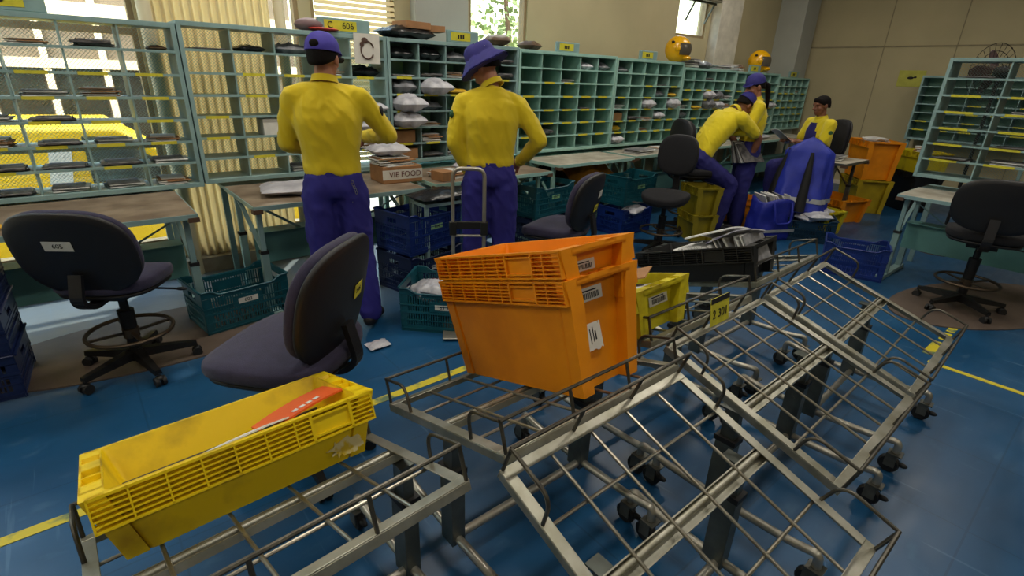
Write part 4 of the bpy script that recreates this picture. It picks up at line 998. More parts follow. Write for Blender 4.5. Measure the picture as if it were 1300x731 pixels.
chair('large navy swivel chair in the foreground behind the yellow crate', (MC.x,MC.y,0), radians(40), .575, False, M_CHAIRF, .255,.23, 12, .235, [('yellow_label',.10,.0,.075,.06,M_YLAB,'2 05',.026)], seat_a=.275, seat_b=.27, base_rot=.2)
chair('navy swivel chair with white and yellow labels just beyond the orange crates', (cl['C3'].x,cl['C3'].y,0), radians(20), .58, False, M_CHAIRF, .24,.20, 10, .22, [('white_label',.10,.05,.08,.05,M_WHITEP,'',.02),('yellow_label',.07,-.05,.08,.05,M_YLAB,'2 03',.022)], base_rot=.9)
chair('small dark swivel stool chair with foot ring near the teal crates', (cl['C4'].x,cl['C4'].y,0), radians(108), .58, True, M_CHAIRB, .19,.19, 6, .36, None, seat_a=.22, seat_b=.21, base_rot=.1)
chair('dark swivel chair the bending worker sits on', (P4L.x,P4L.y,0), radians(-112), .70, True, M_CHAIRB, .20,.22, -4, .32, None, seat_a=.21, seat_b=.20, base_rot=.4)
chair('black swivel chair at the right in front of the open-backed rack', (cl['CR'].x,cl['CR'].y,0), radians(-78), .62, True, M_CHAIRB, .265,.19, 8, .24, None, base_rot=.3)
CVL = dep(1020,232,5.9)
cc = chair('swivel chair draped with a blue nylon cover', (CVL.x+.2,CVL.y+.08,0), radians(-70), .55, False, M_CHAIRB, .21,.20, 5, .30, None, base_rot=.6)
chair('dark swivel chair the seated man by the far table is on', (7.25,3.08,0), radians(150), .62, False, M_CHAIRB, .22,.24, 5, .38, None, base_rot=.1)
# ------------------------------------------------------------------ tilting tray carts
def cart(k, label, px=(-.34,.33), plate=None, chains=False, base_y=-.05):
    x,y,z,yaw,th,W = TR[k]; D = .703
    t = thing('tray_cart', label, 'cart', (x,y,0), radians(yaw), 'galvanised tray carts')
    T = Matrix.Translation((0,0,z)) @ Matrix.Rotation(radians(th),4,'X')
    w, h = .032, .03; a, b = W/2, D/2; R = .092
    f = MB(); f.x = T
    for sy in (-1,1):
        y0, y1 = (b-w, b) if sy > 0 else (-b, -b+w)
        f.box((-a,y0,-.004),(a,y1,0)); yy = b-.004 if sy > 0 else -b; f.box((-a,yy,-h),(a,yy+.004,-.004))
    for sx in (-1,1):
        x0, x1 = (a-w, a) if sx > 0 else (-a, -a+w)
        f.box((x0,-b+w,-.004),(x1,b-w,0)); xx = a-.004 if sx > 0 else -a; f.box((xx,-b+.004,-h),(xx+.004,b-.004,-.004))
    f.build('tray_frame', M_ZINC, t, bevel=.0015)
    c = MB(); c.x = T
    c.box((-a+.004,-.025,-.03),(a-.004,.025,-.027)); c.box((-a+.004,-.025,-.027),(a-.004,-.021,-.008)); c.box((-a+.004,.021,-.027),(a-.004,.025,-.008)); c.cyl((-a+.004,.008,-.014),(a-.004,.008,-.014),.009,n=10)
    c.build('cross_channel', M_ZINC, t)
    g = MB(); g.x = T; r = .0052
    for i in range(1,5): X = -a+W*i/5; g.cyl((X,-b+.006,-.006),(X,b-.006,-.006),r,n=8)
    g.build('long_rods', M_ROD, t)
    g = MB(); g.x = T
    for Y in (-b*.5, b*.5): g.cyl((-a+.006,Y,-.015),(a-.006,Y,-.015),r,n=8)
    g.build('cross_rods', M_ROD, t)
    for sy in (-1,1):
        g = MB(); g.x = T; yy = sy*(b-.004)
        g.tube([(-a+.005,yy,R),(a-.005,yy,R)], .0058, 8)
        for i in range(4): X = -a+.008+(W-.016)*i/3; g.cyl((X,yy,-.002),(X,yy,R),.0055,n=8)
        g.build('guard_rail', M_DROD, t)
    for sx in (-1,1):
        for sy in (-1,1):
            g = MB(); g.x = T; X = sx*(a-.006); Y = sy*(b-.006)
            g.tube(fillet([(X,Y,R),(X,Y-sy*.15,R),(X,Y-sy*.16,0)], .07, 7), .0055, 8); g.build('corner_hoop', M_DROD, t)
    zc = .13
    for X in px:
        p = MB(); zt_ = z-.035
        p.box((X-.026,base_y-.02,zc-.02),(X+.026,base_y+.05,zt_-.12)); p.box((X-.018,base_y-.012,zt_-.14),(X+.018,base_y+.042,zt_-.0))
        o = p.build('upright_post', M_POST, t, bevel=.002)
        MB().box((X-.031,base_y-.025,zt_-.135),(X+.031,base_y+.055,zt_-.115)).build('black_cap', M_RUB, o)
        MB().cyl((X-.027,base_y+.015,zt_-.2),(X+.027,base_y+.015,zt_-.2),.008,n=10).build('pivot_pin', M_POST, o)
        MB().box((X-.024,base_y-.012,zt_-.003),(X+.024,base_y+.06,zt_+.004)).build('pivot_plate', M_POST, o)
        if chains:
            ch_ = MB(); n = 16
            for i in range(n):
                zz = zt_-.13-i*.0175; cx = X+.034; cy = base_y+.0
                pts = [((cx+ (.006*cos(q) if i%2 else 0)), cy+(0 if i%2 else .006*cos(q)), zz+.011*sin(q)) for q in [2*pi*j/10 for j in range(10)]]
                ch_.tube(pts, .0022, 5, closed=True)
            ch_.build('chain', M_STEEL, o)
    bs = MB(); bs.cyl((px[0],base_y,zc),(px[1],base_y,zc),.0155,n=12)
    for X in px:
        path = fillet([(X,base_y+.36,.105),(X,base_y+.36,zc+.03),(X,base_y+.26,zc+.01),(X,base_y,zc),(X,base_y-.26,zc+.01),(X,base_y-.36,zc+.03),(X,base_y-.36,.105)], .05, 5)
        bs.tube(path, .0155, 12)
    bs.build('tube_base', M_GUARD, t)
    for X in px:
        for s in (-1,1):
            Y = base_y+s*.36; q = MB()
            q.cbox((X,Y,.1),(.055,.055,.006)); q.box((X-.022,Y-.012,.035),(X-.018,Y+.030,.1)); q.box((X+.018,Y-.012,.035),(X+.022,Y+.030,.1))
            o = q.build('castor', M_CAST, t)
            MB().lathe([(.008,-.014),(.036,-.015),(.041,-.009),(.041,.009),(.036,.015),(.008,.014)],(X,Y+.012,.0415)[0:3],20,'x').build('wheel', M_RUB, o)
            MB().ell((X,Y-.035,.055),(.012,.022,.012)).build('brake_pedal', M_RUB, o)
    if plate:
        pc = T @ V((-a*.24, b-.012, R*1.0))
        o = MB().box((-.072,-.0025,-.058),(.072,.0,.058)).build('number_plate', M_YLAB, t); o.matrix_local = Matrix.Translation(pc) @ Matrix.Rotation(radians(-8),4,'X')
        MB().box((-.072,-.0035,.036),(.072,-.0026,.058)).build('black_band', M_INK, o, smooth=False)
        text(plate, .052, Matrix.Translation((.0,-.0042,-.012)) @ RX90, o)
    else:
        pass
    # pale yellow tape wound on part of the ridge side
    return t
cart('A','galvanised tray cart carrying the long yellow crate', (-.33,.36))
cart('B','galvanised tray cart carrying the two nested orange crates', (-.36,.26))
cart('G','tray cart carrying the worn yellow crate of mail', (-.33,.30))
cart('H','tray cart carrying the long black crate of letters', (-.30,.33))
cart('C','empty tilted tray cart in front of the orange crates', (-.30,.32), chains=True, base_y=.03)
cart('D','empty tilted tray cart with the yellow 301 plate on its rail', (-.36,.26), '2 301', chains=True, base_y=.03)
cart('E','empty tilted tray cart at the end of the row, nearest the royal blue crate', (-.30,.30), chains=True, base_y=.03)

# ------------------------------------------------------------------ hand trolley
tp = dep(595,200,3.25)
ht = thing('hand_trolley', 'silver folding hand trolley standing behind the hat-wearing worker', 'hand trolley', (tp.x,tp.y,0), radians(-34))
mb = MB()
mb.tube(fillet([(-.10,0,.03),(-.10,0,1.06),(.10,0,1.06),(.10,0,.03)], .06, 8), .0125, 12); mb.build('handle_tube', M_GUARD, ht)
mb = MB(); mb.cbox((0,0,.70),(.25,.022,.05)); 
for s in (-1,1): mb.cbox((s*.10,0,.68),(.045,.04,.09))
mb.build('cross_bar', M_BLKP, ht, bevel=.004)
MB().cyl((-.1,0,.63),(.1,0,.63),.008).cyl((-.1,.01,.35),(.1,.01,.35),.008).build('lower_bars', M_GUARD, ht)
MB().box((-.17,-.28,.012),(.17,.02,.025)).build('foot_plate', M_GUARD, ht, bevel=.004)
for s in (-1,1): MB().cyl((s*.15,.06,.075),(s*.18,.06,.075),.075,n=24).build('wheel', M_RUB, ht)
MB().cyl((-.16,.06,.075),(.16,.06,.075),.008).bar((-.1,0,.06),(-.1,.06,.075),.012).bar((.1,0,.06),(.1,.06,.075),.012).build('axle', M_GUARD, ht)

# ------------------------------------------------------------------ people
def bake(o, mods, ang=180):
    for (ty, kw) in mods:
        m_ = o.modifiers.new(ty.lower(), ty)
        for k, v_ in kw.items(): setattr(m_, k, v_)
    bpy.context.view_layer.update()
    dg = bpy.context.evaluated_depsgraph_get()
    me = bpy.data.meshes.new_from_object(o.evaluated_get(dg), depsgraph=dg)
    me.name = o.name; mats_ = list(o.data.materials); o.modifiers.clear(); o.data = me
    if not me.materials:
        for m_ in mats_: me.materials.append(m_)
    me.polygons.foreach_set('use_smooth', [True]*len(me.polygons)); me.update()
    return o
def vox(o, v=.009, it=6, f=.5): return bake(o, [('REMESH', dict(mode='VOXEL', voxel_size=v)), ('SMOOTH', dict(iterations=it, factor=f))])
def capl(mb, p, q, ra, rb, n=14):
    p = V(p); q = V(q); d = (q-p).normalized(); pts = []; rr = []
    for a in (85,60,30): pts.append(p-d*ra*sin(radians(a))); rr.append(ra*cos(radians(a)))
    pts += [p, p*.5+q*.5, q]; rr += [ra, (ra+rb)/2, rb]
    for a in (30,60,85): pts.append(q+d*rb*sin(radians(a))); rr.append(rb*cos(radians(a)))
    mb.tube(pts, rr, n)
def chainl(mb, pts, rs):
    for i in range(len(pts)-1): capl(mb, pts[i], pts[i+1], rs[i], rs[i+1])
def spine(mb, pts, xds, rx, ry, n=28, ex=2.3):
    rs = []; K = len(pts); pts = [V(p) for p in pts]
    for i, p in enumerate(pts):
        t_ = (pts[min(i+1,K-1)]-pts[max(i-1,0)]).normalized(); x = V(xds[i]); x = (x-t_*x.dot(t_)).normalized(); yv = t_.cross(x)
        ring = []
        for j in range(n):
            w_ = 2*pi*j/n; cx = abs(cos(w_))**(2/ex)*(1 if cos(w_) >= 0 else -1); cy = abs(sin(w_))**(2/ex)*(1 if sin(w_) >= 0 else -1)
            ring.append(p+x*rx[i]*cx+yv*ry[i]*cy)
        rs.append(ring)
    mb.rings(rs)
def hand(mb, wrist, d, up, curl=.5, s=1.0, side=1):
    """palm, thumb and four bent fingers of unequal length; d points to the fingertips, up is the back of the hand"""
    wrist = V(wrist); d = V(d).normalized(); up = V(up); up = (up-d*up.dot(d)).normalized(); x = d.cross(up)*side
    M3 = Matrix((x, d, up)).transposed()
    mb.ell(wrist+d*.045*s, (.040*s,.052*s,.017*s), rot=M3); capl(mb, wrist-d*.02, wrist+d*.03*s, .026*s, .030*s)
    for i,(off,ln) in enumerate(((-.030,.070),(-.010,.082),(.011,.076),(.030,.060))):
        p = wrist+x*off*s+d*.085*s; dr = d.copy(); r0 = .0095*s
        for k,f in enumerate((.45,.32,.23)):
            ang = curl*(.5+.5*k); axis = x
            dr = (Matrix.Rotation(-ang*side if side > 0 else ang, 3, axis) @ dr) if 0 else (dr*cos(ang)-up*sin(ang)).normalized(); q = p+dr*ln*f*s
            up2 = up
            capl(mb, p, q, r0, r0*.9, 8); p = q; r0 *= .9; up = (up+0*up)
    p = wrist-x*.028*s+d*.02*s; q = p+(-x*.7+d*.6-up*.25).normalized()*.038*s; r_2 = q+(-x*.2+d*.9-up*.3).normalized()*.032*s
    capl(mb, p, q, .013*s, .0115*s, 8); capl(mb, q, r_2, .0115*s, .009*s, 8)
def head(mb, c, M3, s=1.0):
    """skull, jaw, nose, brow, lips and ears; M3 columns: right, forward, up"""
    def P(x,y,z): return V(c)+M3 @ V((x*s,y*s,z*s))
    mb.ell(P(0,-.012,.035), (.076*s,.094*s,.085*s), 24, 16, M3); mb.ell(P(0,.022,-.035), (.060*s,.064*s,.075*s), 20, 12, M3)
    mb.ell(P(0,.052,-.078), (.032*s,.028*s,.024*s), 14, 10, M3)
    capl(mb, P(0,.084,.022), P(0,.108,-.016), .009*s, .013*s); 
    for sx in (-1,1):
        mb.ell(P(sx*.013,.098,-.020), (.009*s,.009*s,.007*s), 10, 8, M3); mb.ell(P(sx*.030,.080,.036), (.024*s,.012*s,.008*s), 12, 8, M3)
        mb.ell(P(sx*.078,-.005,-.002), (.011*s,.020*s,.032*s), 12, 10, M3); mb.ell(P(sx*.042,.060,-.018), (.020*s,.022*s,.020*s), 12, 8, M3)
    mb.ell(P(0,.086,-.048), (.024*s,.012*s,.0065*s), 12, 8, M3); mb.ell(P(0,.083,-.058), (.020*s,.012*s,.007*s), 12, 8, M3)
def rot(yaw=0, pitch=0, roll=0): return (Matrix.Rotation(yaw,3,'Z') @ Matrix.Rotation(-pitch,3,'X') @ Matrix.Rotation(roll,3,'Y'))
def wrinkle(o, amp=.006, f=(5,5,2.2), seed=0, box=None):
    me = o.data; me.update(); s_ = V((seed*3.7,seed*1.9,seed))
    vn = [v_.normal.copy() for v_ in me.vertices]
    for v_, n_ in zip(me.vertices, vn):
        c = v_.co; q = V((c.x*f[0]*1.5+c.z*3.2, c.y*f[1]*1.5+c.z*2.0, c.z*f[2]))
        a = noise.noise(q*1.3+s_); b_ = noise.noise(q*2.6+s_*2)
        v_.co = c+n_*amp*(max(0,1-abs(a)*4)*1.0+max(0,1-abs(b_)*4)*.5-.3)
    me.update()
def person(label, loc, rz, J, skin, shirt, pants, H_, short=False, hatfn=None, extra=None, sz=1.0, hair=True, hx=None, legs=True, tuck=True):
    t = thing('person', label, 'person', loc, rz)
    hc, hyaw, hpit, hroll = H_; M3 = rot(hyaw, hpit, hroll)
    pel, wai, che, nec = [V(p) for p in (J['pelvis'],J['waist'],J['chest'],J['neck'])]
    shL, shR = V(J['shL']), V(J['shR']); sx = (shR-shL).normalized(); px_ = V(J.get('hipx',(1,0,0))).normalized()
    # continuous body
    mb = MB()
    nk = nec+(nec-che).normalized()*.03
    spine(mb, [pel-(wai-pel)*.35, pel, wai, che, nec-(nec-che)*.12], [px_,px_,px_.lerp(sx,.5),sx,sx], [.12,.145,.125,.15,.09], [.09,.10,.085,.10,.06])
    capl(mb, nec-(nec-che).normalized()*.05, V(hc)+M3 @ V((0,-.015,-.05)), .056, .050); head(mb, hc, M3)
    for sd in ('L','R'):
        sh_, el, wr = V(J['sh'+sd]), V(J['el'+sd]), V(J['wr'+sd])
        capl(mb, che.lerp(sh_,.6), sh_, .06, .052); chainl(mb, [sh_, el], [.047,.038]); chainl(mb, [el, el.lerp(wr,.35), wr], [.038,.038,.026])
        hd = V(J.get('hd'+sd, tuple(wr-el))); hand(mb, wr, hd, J.get('hu'+sd,(0,0,1)), J.get('curl',.45), 1.0, 1 if sd == 'L' else -1)
        hp, kn, an, toe = V(J['hip'+sd]), V(J['kn'+sd]), V(J['an'+sd]), V(J['toe'+sd])
        chainl(mb, [hp, hp.lerp(kn,.5), kn], [.078,.068,.052]); chainl(mb, [kn, kn.lerp(an,.3), an], [.050,.052,.034]); capl(mb, an+V((0,0,-.02)), toe, .036, .026)
    body = mb.build('body', skin, t); vox(body, .0075, 3, .5)
    # shirt
    mb = MB(); hem = J.get('hem', pel.lerp(wai,.45))
    spine(mb, [hem, pel.lerp(wai,.8), wai, wai.lerp(che,.5), che, che.lerp(nec,.38), che.lerp(nec,.72), nec-(nec-che)*.06], [px_,px_,px_.lerp(sx,.4),sx,sx,sx,sx,sx], J.get('srx',[.165,.165,.160,.176,.192,.180,.130,.070]), J.get('sry',[.118,.115,.112,.122,.125,.112,.088,.062]))
    for sd in ('L','R'):
        sh_, el, wr = V(J['sh'+sd]), V(J['el'+sd]), V(J['wr'+sd])
        capl(mb, nec-(nec-che)*.20, sh_, .05, .058); capl(mb, che.lerp(nec,.1).lerp(sh_,.4), sh_, .07, .058)
        if short: chainl(mb, [sh_, sh_.lerp(el,.35), sh_.lerp(el,.72)], [.074,.068,.066])
        else: chainl(mb, [sh_, sh_.lerp(el,.5), el], [.060,.062,.056]); chainl(mb, [el, el.lerp(wr,.5), el.lerp(wr,.95)], [.056,.050,.040])
    so = mb.build('shirt', shirt, t); vox(so, .010, 16, .6); wrinkle(so, .006, seed=len(label) % 7)
    mb = MB(); cn = nec+(nec-che).normalized()*.012; rr = []
    tdir = (V(hc)-nec).normalized(); xa = (sx-tdir*sx.dot(tdir)).normalized(); ya_ = tdir.cross(xa)
    for h_, r_1 in ((-.03,.080),(-.01,.073),(.008,.070),(.009,.064),(-.01,.066),(-.03,.07)):
        rr.append([cn+tdir*h_+xa*r_1*cos(2*pi*j/24)+ya_*r_1*.95*sin(2*pi*j/24) for j in range(24)])
    mb.rings(rr, cap=False, closed=True); mb.build('collar', shirt, t, ang=70, fix=True)
    if not short:
        for sd in ('L','R'):
            el, wr = V(J['el'+sd]), V(J['wr'+sd]); MB().tube([el.lerp(wr,.88), el.lerp(wr,.97)], [.0405,.038], 18).build('cuff', shirt, t)
    # trousers
    mb = MB(); top_ = pel.lerp(wai, J.get('ptop',.62))
    spine(mb, [pel-(wai-pel)*.45, pel-(wai-pel)*.1, pel.lerp(wai,.3), top_], [px_]*4, J.get('prx',[.155,.178,.170,.158]), J.get('pry',[.115,.13,.122,.112]))
    for sd in ('L','R'):
        hp, kn, an = V(J['hip'+sd]), V(J['kn'+sd]), V(J['an'+sd])
        chainl(mb, [hp, hp.lerp(kn,.5), kn], [.108,.102,.090]); chainl(mb, [kn, kn.lerp(an,.5), kn.lerp(an,.97)], [.090,.084,.074])
    po = mb.build('trousers', pants, t); vox(po, .012, 8, .6); wrinkle(po, .007, (5,5,3.5), seed=3+len(label)%5)
    mb = MB(); b0 = pel.lerp(wai, J.get('ptop',.62)-.06); td = (wai-pel).normalized(); ya_ = td.cross(px_); rr = []
    W_, D_ = J.get('prx',[0,0,0,.158])[3]+.004, J.get('pry',[0,0,0,.112])[3]+.004
    for h_, g_ in ((-.02,0),(.02,0),(.02,-.006),(-.02,-.006)): rr.append([b0+td*h_+px_*(W_+g_)*cos(2*pi*j/32)+ya_*(D_+g_)*sin(2*pi*j/32) for j in range(32)])
    mb.rings(rr, cap=False, closed=True); mb.build('waistband', pants, t, ang=60, fix=True)
    for sd in ('L','R'):
        an, toe = V(J['an'+sd]), V(J['toe'+sd]); mb = MB(); d_ = (toe-an); d_.z = 0; d_.normalize(); bz_ = min(an.z-.09, 10)
        capl(mb, an+V((0,0,-.035))-d_*.03, toe+V((0,0,.008)), .044, .036); mb.ell(toe+V((0,0,.0)), (.045,.055,.034)); capl(mb, an+V((0,0,.02)), an+V((0,0,-.03)), .05,.05)
        o = mb.build('shoe', M_SHOE, t); vox(o, .008, 4, .5)
        mn = min(v_.co.z for v_ in o.data.vertices)
    # eyes and hair
    def P(x,y,z): return V(hc)+M3 @ V((x,y,z))
    for s_ in (-1,1): MB().ell(P(s_*.031,.080,.018), (.011,.008,.007), 10, 8, M3).build('eye', M_BLACK, t)
    if hair:
        mb = MB(); rs = []
        for i in range(12):
            a_ = -.35+ (pi/2+.35)*i/11; zz = sin(a_)*.086; rc = max(cos(a_),.02); ring = []
            for j in range(30):
                w_ = 2*pi*j/30; front = max(0, sin(w_)); lift = max(0, front*1.0-.25)*.07*(1-i/11) if a_ < .6 else 0
                bk_ = max(0,-sin(w_))
                ring.append(P(.083*rc*cos(w_), -.014+.101*rc*sin(w_)-(.0), .036+zz+lift-bk_*.05*max(0,1-i/4)))
            rs.append(ring)
        mb.rings(rs); mb.build('hair', M_HAIR, t, ang=180)
    if hatfn: hatfn(t, P, M3)
    if extra: extra(t, P, J)
    return t
def cap_hat(m, back=False, brim=True, strap=True):
    def fn(t, P, M3):
        mb = MB(); rs = []
        for i in range(11):
            a_ = .0+(pi/2)*i/10; ring = []
            for j in range(32):
                w_ = 2*pi*j/32; q = .004*noise.noise(V((cos(w_)*3,sin(w_)*3,i*.6)))
                ring.append(P((.094+q)*cos(a_)**.8*cos(w_)+0, -.012+(.108+q)*cos(a_)**.8*sin(w_), .040+.106*sin(a_)))
            rs.append(ring)
        mb.rings(rs); o = mb.build('cap_crown', m, t, ang=70)
        v_ = MB(); r0=[]; r1=[]
        n = 20
        for dz in (.058,.052):
            inner = [P(.088*cos(w_), -.012+.100*sin(w_), dz+.004) for w_ in [radians(25+130*k/n) for k in range(n+1)]]
            outer = [P(.080*cos(w_), -.012+.100+.075*sin(w_)**.6 - .045, dz-.012-.012*sin(w_)) for w_ in [radians(12+156*k/n) for k in range(n+1)]][::-1]
            (r0 if dz == .058 else r1).extend(inner+outer)
        v_.rings([r0,r1]); v_.build('cap_visor', m, t, ang=60, fix=True)
        if strap:
            MB().ell(P(0,-.116,.070), (.028,.009,.021), 14, 8, M3).build('strap_gap', M_HAIR, o)
            MB().ell(P(0,0-.012,.135),(.008,.008,.005)).build('button', m, o)
    return fn
def hat_brim(m):
    def fn(t, P, M3):
        mb = MB(); rs = []
        prof = [(.168,.012,.0),(.152,.034,.0),(.112,.060,0),(.100,.068,.0),(.098,.090,0),(.090,.125,0),(.070,.145,0),(.035,.152,0),(.002,.152,0)]
        inner = [(.094,.085),(.098,.062),(.114,.054),(.150,.028),(.166,.008)]
        for r_1, z_, _ in prof:
            rs.append([P(r_1*.96*cos(w_), -.008+r_1*1.06*sin(w_), z_+(.012*noise.noise(V((cos(w_)*2,sin(w_)*2,z_*9)))) - (.016*max(0,sin(w_)) if r_1 > .11 else 0)) for w_ in [2*pi*j/36 for j in range(36)]])
        rs2 = [[P(r_1*.96*cos(w_), -.008+r_1*1.06*sin(w_), z_-.003+(.012*noise.noise(V((cos(w_)*2,sin(w_)*2,z_*9)))) - (.016*max(0,sin(w_)) if r_1 > .11 else 0)) for w_ in [2*pi*j/36 for j in range(36)]] for r_1, z_ in inner[::-1]]
        mb.rings(rs2[::-1][::-1]+rs); mb.build('bucket_hat', m, t, ang=75, fix=True)
        MB().ell(P(-.055,-.082,.10),(.006,.006,.007)).build('hat_badge', M_WHITEP, t)
    return fn
# P1 -- capped worker
c1 = dep(431,300,3.16)
J1 = dict(pelvis=(0,0,.95), waist=(0,.0,1.10), chest=(0,-.01,1.33), neck=(.0,.01,1.545), shL=(-.185,0,1.455), shR=(.185,.0,1.455),
 elL=(-.245,.06,1.19), wrL=(-.10,.29,1.13), elR=(.345,.07,1.235), wrR=(.20,.32,1.20), huL=(-1,0,.3), huR=(1,0,.3),
 hipL=(-.09,0,.90), hipR=(.09,0,.90), knL=(-.10,.02,.50), knR=(.12,.015,.50), anL=(-.12,-.02,.09), anR=(.155,-.05,.09), toeL=(-.16,.13,.035), toeR=(.21,.10,.035))
def keys(t, P, J):
    mb = MB()
    for i in range(5): mb.tube([(.105+.006*i, -.135, .985-.014*i+.008*sin(q)) if 0 else (.105+.005*i+.006*cos(q), -.136, .99-.016*i+.010*sin(q)) for q in [2*pi*j/10 for j in range(10)]], .0022, 5, closed=True)
    mb.build('key_clip', M_STEEL, t)
    g = MB()
    for s_ in (1,): capl(g, P(.088,.01,.015), P(.082,.085,.022), .004,.004,6); g.ell(P(.055,.098,.014),(.024,.006,.018))
    g.build('eyeglasses', M_BLACK, t)
    MB().box((.098,-.125,.86),(.10,-.124,.87)).build('pocket_rivet', M_STEEL, t)
    q = V(J['shR']).lerp(V(J['elR']),.38); MB().ell(q+V((.058,-.012,.005)),(.014,.030,.035)).build('arm_badge', M_INK, t)
person('person seen from behind in a yellow long-sleeved top, blue trousers and violet cap', (c1.x,c1.y,0), radians(-23), J1, M_SKIN, M_SHIRT, M_PANTS, ((0.005,.035,1.65), radians(-22), radians(6), 0), hatfn=cap_hat(M_CAP), extra=keys)
# P2 -- bucket hat
c2 = dep(622,212,3.62)
J2 = dict(pelvis=(0,0,.96), waist=(0,.0,1.10), chest=(-.0,-.01,1.33), neck=(-.0,.02,1.545), shL=(-.185,0,1.435), shR=(.185,.0,1.425),
 elL=(-.245,-.03,1.18), wrL=(-.145,.04,.97), elR=(.335,-.02,1.20), wrR=(.215,.14,1.03), hdL=(.45,.25,-.62), hdR=(-.5,.5,-.3), huL=(-.6,-.6,.2), huR=(.8,0,.4), curl=.35,
 hipL=(-.09,0,.90), hipR=(.09,0,.90), knL=(-.10,.02,.50), knR=(.11,.02,.50), anL=(-.11,0,.09), anR=(.13,0,.09), toeL=(-.14,.15,.035), toeR=(.17,.15,.035))
def badge2(t, P, J):
    q = V(J['shL']).lerp(V(J['elL']),.30); MB().ell(q+V((-.055,-.03,0)),(.016,.030,.026)).build('arm_badge', mat('green_badge', (40,90,60), .7), t)
person('person in a yellow long-sleeved top, blue trousers and blue brimmed hat, looking down', (c2.x,c2.y,0), radians(-34), J2, M_SKIN, M_SHIRT, M_PANTS, ((-.045,.06,1.645), radians(62), radians(28), radians(-4)), hatfn=hat_brim(M_CAPD), extra=badge2)
# P3 -- woman with a ponytail
c3 = dep(958,150,6.05)
J3 = dict(pelvis=(0,0,.92), waist=(0,.0,1.07), chest=(0,-.01,1.28), neck=(.0,.03,1.46), shL=(-.165,0,1.385), shR=(.165,.0,1.385),
 elL=(-.21,.09,1.14), wrL=(-.10,.33,1.10), elR=(.21,.08,1.14), wrR=(.10,.32,1.12), huL=(-1,0,.3), huR=(1,0,.3), srx=[.15,.145,.14,.15,.16,.142,.10,.062], sry=[.115,.108,.10,.11,.115,.10,.08,.058],
 hipL=(-.085,0,.88), hipR=(.085,0,.88), knL=(-.10,.02,.49), knR=(.10,.02,.49), anL=(-.10,0,.09), anR=(.10,0,.09), toeL=(-.12,.14,.035), toeR=(.12,.14,.035))
def pony(t, P, J):
    mb = MB(); chainl(mb, [P(0,-.10,.03), P(.0,-.15,-.02), P(.01,-.15,-.11), P(.012,-.14,-.20), P(.01,-.13,-.27)], [.026,.030,.028,.022,.010]); o = mb.build('ponytail', M_HAIR, t); vox(o, .009, 3)
person('person with a dark ponytail, blue cap and yellow shirt, standing behind the bending worker', (c3.x,c3.y,0), radians(38), J3, M_SKIN, M_SHIRT2, M_PANTSD, ((-.0,.06,1.575), radians(20), radians(16), 0), hatfn=cap_hat(M_CAPD, strap=False), extra=pony)
# P4 -- bending, seated
c4 = dep(893,205,5.75)
J4 = dict(pelvis=(0,0,.84), waist=(0,.09,.97), chest=(0,.27,1.19), neck=(.0,.42,1.335), shL=(-.18,.35,1.27), shR=(.18,.36,1.27),
 elL=(-.20,.56,1.09), wrL=(-.06,.62,.90), elR=(.21,.62,1.06), wrR=(.13,.62,.84), hdL=(.3,.1,-.6), hdR=(-.2,.1,-.6), huL=(-1,0,.3), huR=(1,0,.3),
 hipL=(-.09,.04,.80), hipR=(.09,.04,.79), knL=(-.15,.42,.58), knR=(.15,.40,.56), anL=(-.14,.38,.12), anR=(.15,.30,.11), toeL=(-.16,.54,.05), toeR=(.17,.46,.045), hem=V((0,.03,.88)), ptop=.55)
def mailp(t, P, J): pass
p4 = person('person bending forward on a chair in a yellow short-sleeved shirt and dark cap', (P4L.x,P4L.y,0), radians(-112), J4, M_SKIND, M_SHIRT2, M_PANTSD, ((0,.525,1.385), 0, radians(42), 0), short=True, hatfn=cap_hat(M_CAPD, strap=False), extra=mailp)
M4 = TM((P4L.x,P4L.y,0), radians(-112))
for k in range(6):
    sheet('striped magazine held upright by the bending worker', M4 @ TM((.05+.028*k-.05,.60,.90), radians(96)) @ Matrix.Rotation(radians(74-5*k),4,'X'), .30,.24,.010, (M_PAPERG,M_PAPER,M_DARKP)[k % 3], 'magazine','magazine',.01,'magazines in the hands of the bending worker')
# P5 -- seated man by the far table
J5 = dict(pelvis=(0,0,.74), waist=(0,.01,.88), chest=(0,.02,1.10), neck=(.0,.04,1.29), shL=(-.19,.03,1.21), shR=(.19,.03,1.21),
 elL=(-.235,.10,.96), wrL=(-.07,.34,1.0), elR=(.235,.10,.96), wrR=(.08,.34,1.0), hdL=(.3,.7,.1), hdR=(-.3,.7,.1),
 hipL=(-.09,.04,.70), hipR=(.09,.04,.70), knL=(-.14,.44,.66), knR=(.14,.44,.66), anL=(-.13,.42,.26), anR=(.13,.42,.26), toeL=(-.14,.58,.20), toeR=(.14,.58,.20), ptop=.5)
def vest(t, P, J):
    mb = MB()
    spine(mb, [V((0,.05,.86)),V((0,.05,1.0)),V((0,.05,1.12)),V((0,.045,1.22))],[(1,0,0)]*4,[.12,.13,.13,.09],[.112,.118,.114,.09]); o = mb.build('blue_front', M_PANTSD, t, ang=60)
    q = V(J['shL']).lerp(V(J['elL']),.35); MB().ell(q+V((-.06,0,0)),(.012,.03,.03)).build('arm_badge', mat('green_badge', (40,90,60), .7), t)
f5 = dep(1040,175,6.8)
person('person sitting by the far wall in a yellow and blue shirt, reading a white sheet', (f5.x,f5.y,-.03), radians(55), J5, M_SKIND, M_SHIRT2, M_PANTSD, ((0,.075,1.42), radians(6), radians(12), 0), short=True, extra=vest)
M5 = TM((f5.x,f5.y,-.03), radians(55))
sheet('white sheet of paper held by the person sitting by the far wall', M5 @ TM((0,.47,1.03),0,radians(35)), .24,.30,.002, M_PAPER,'sheet_of_paper','paper',.02)
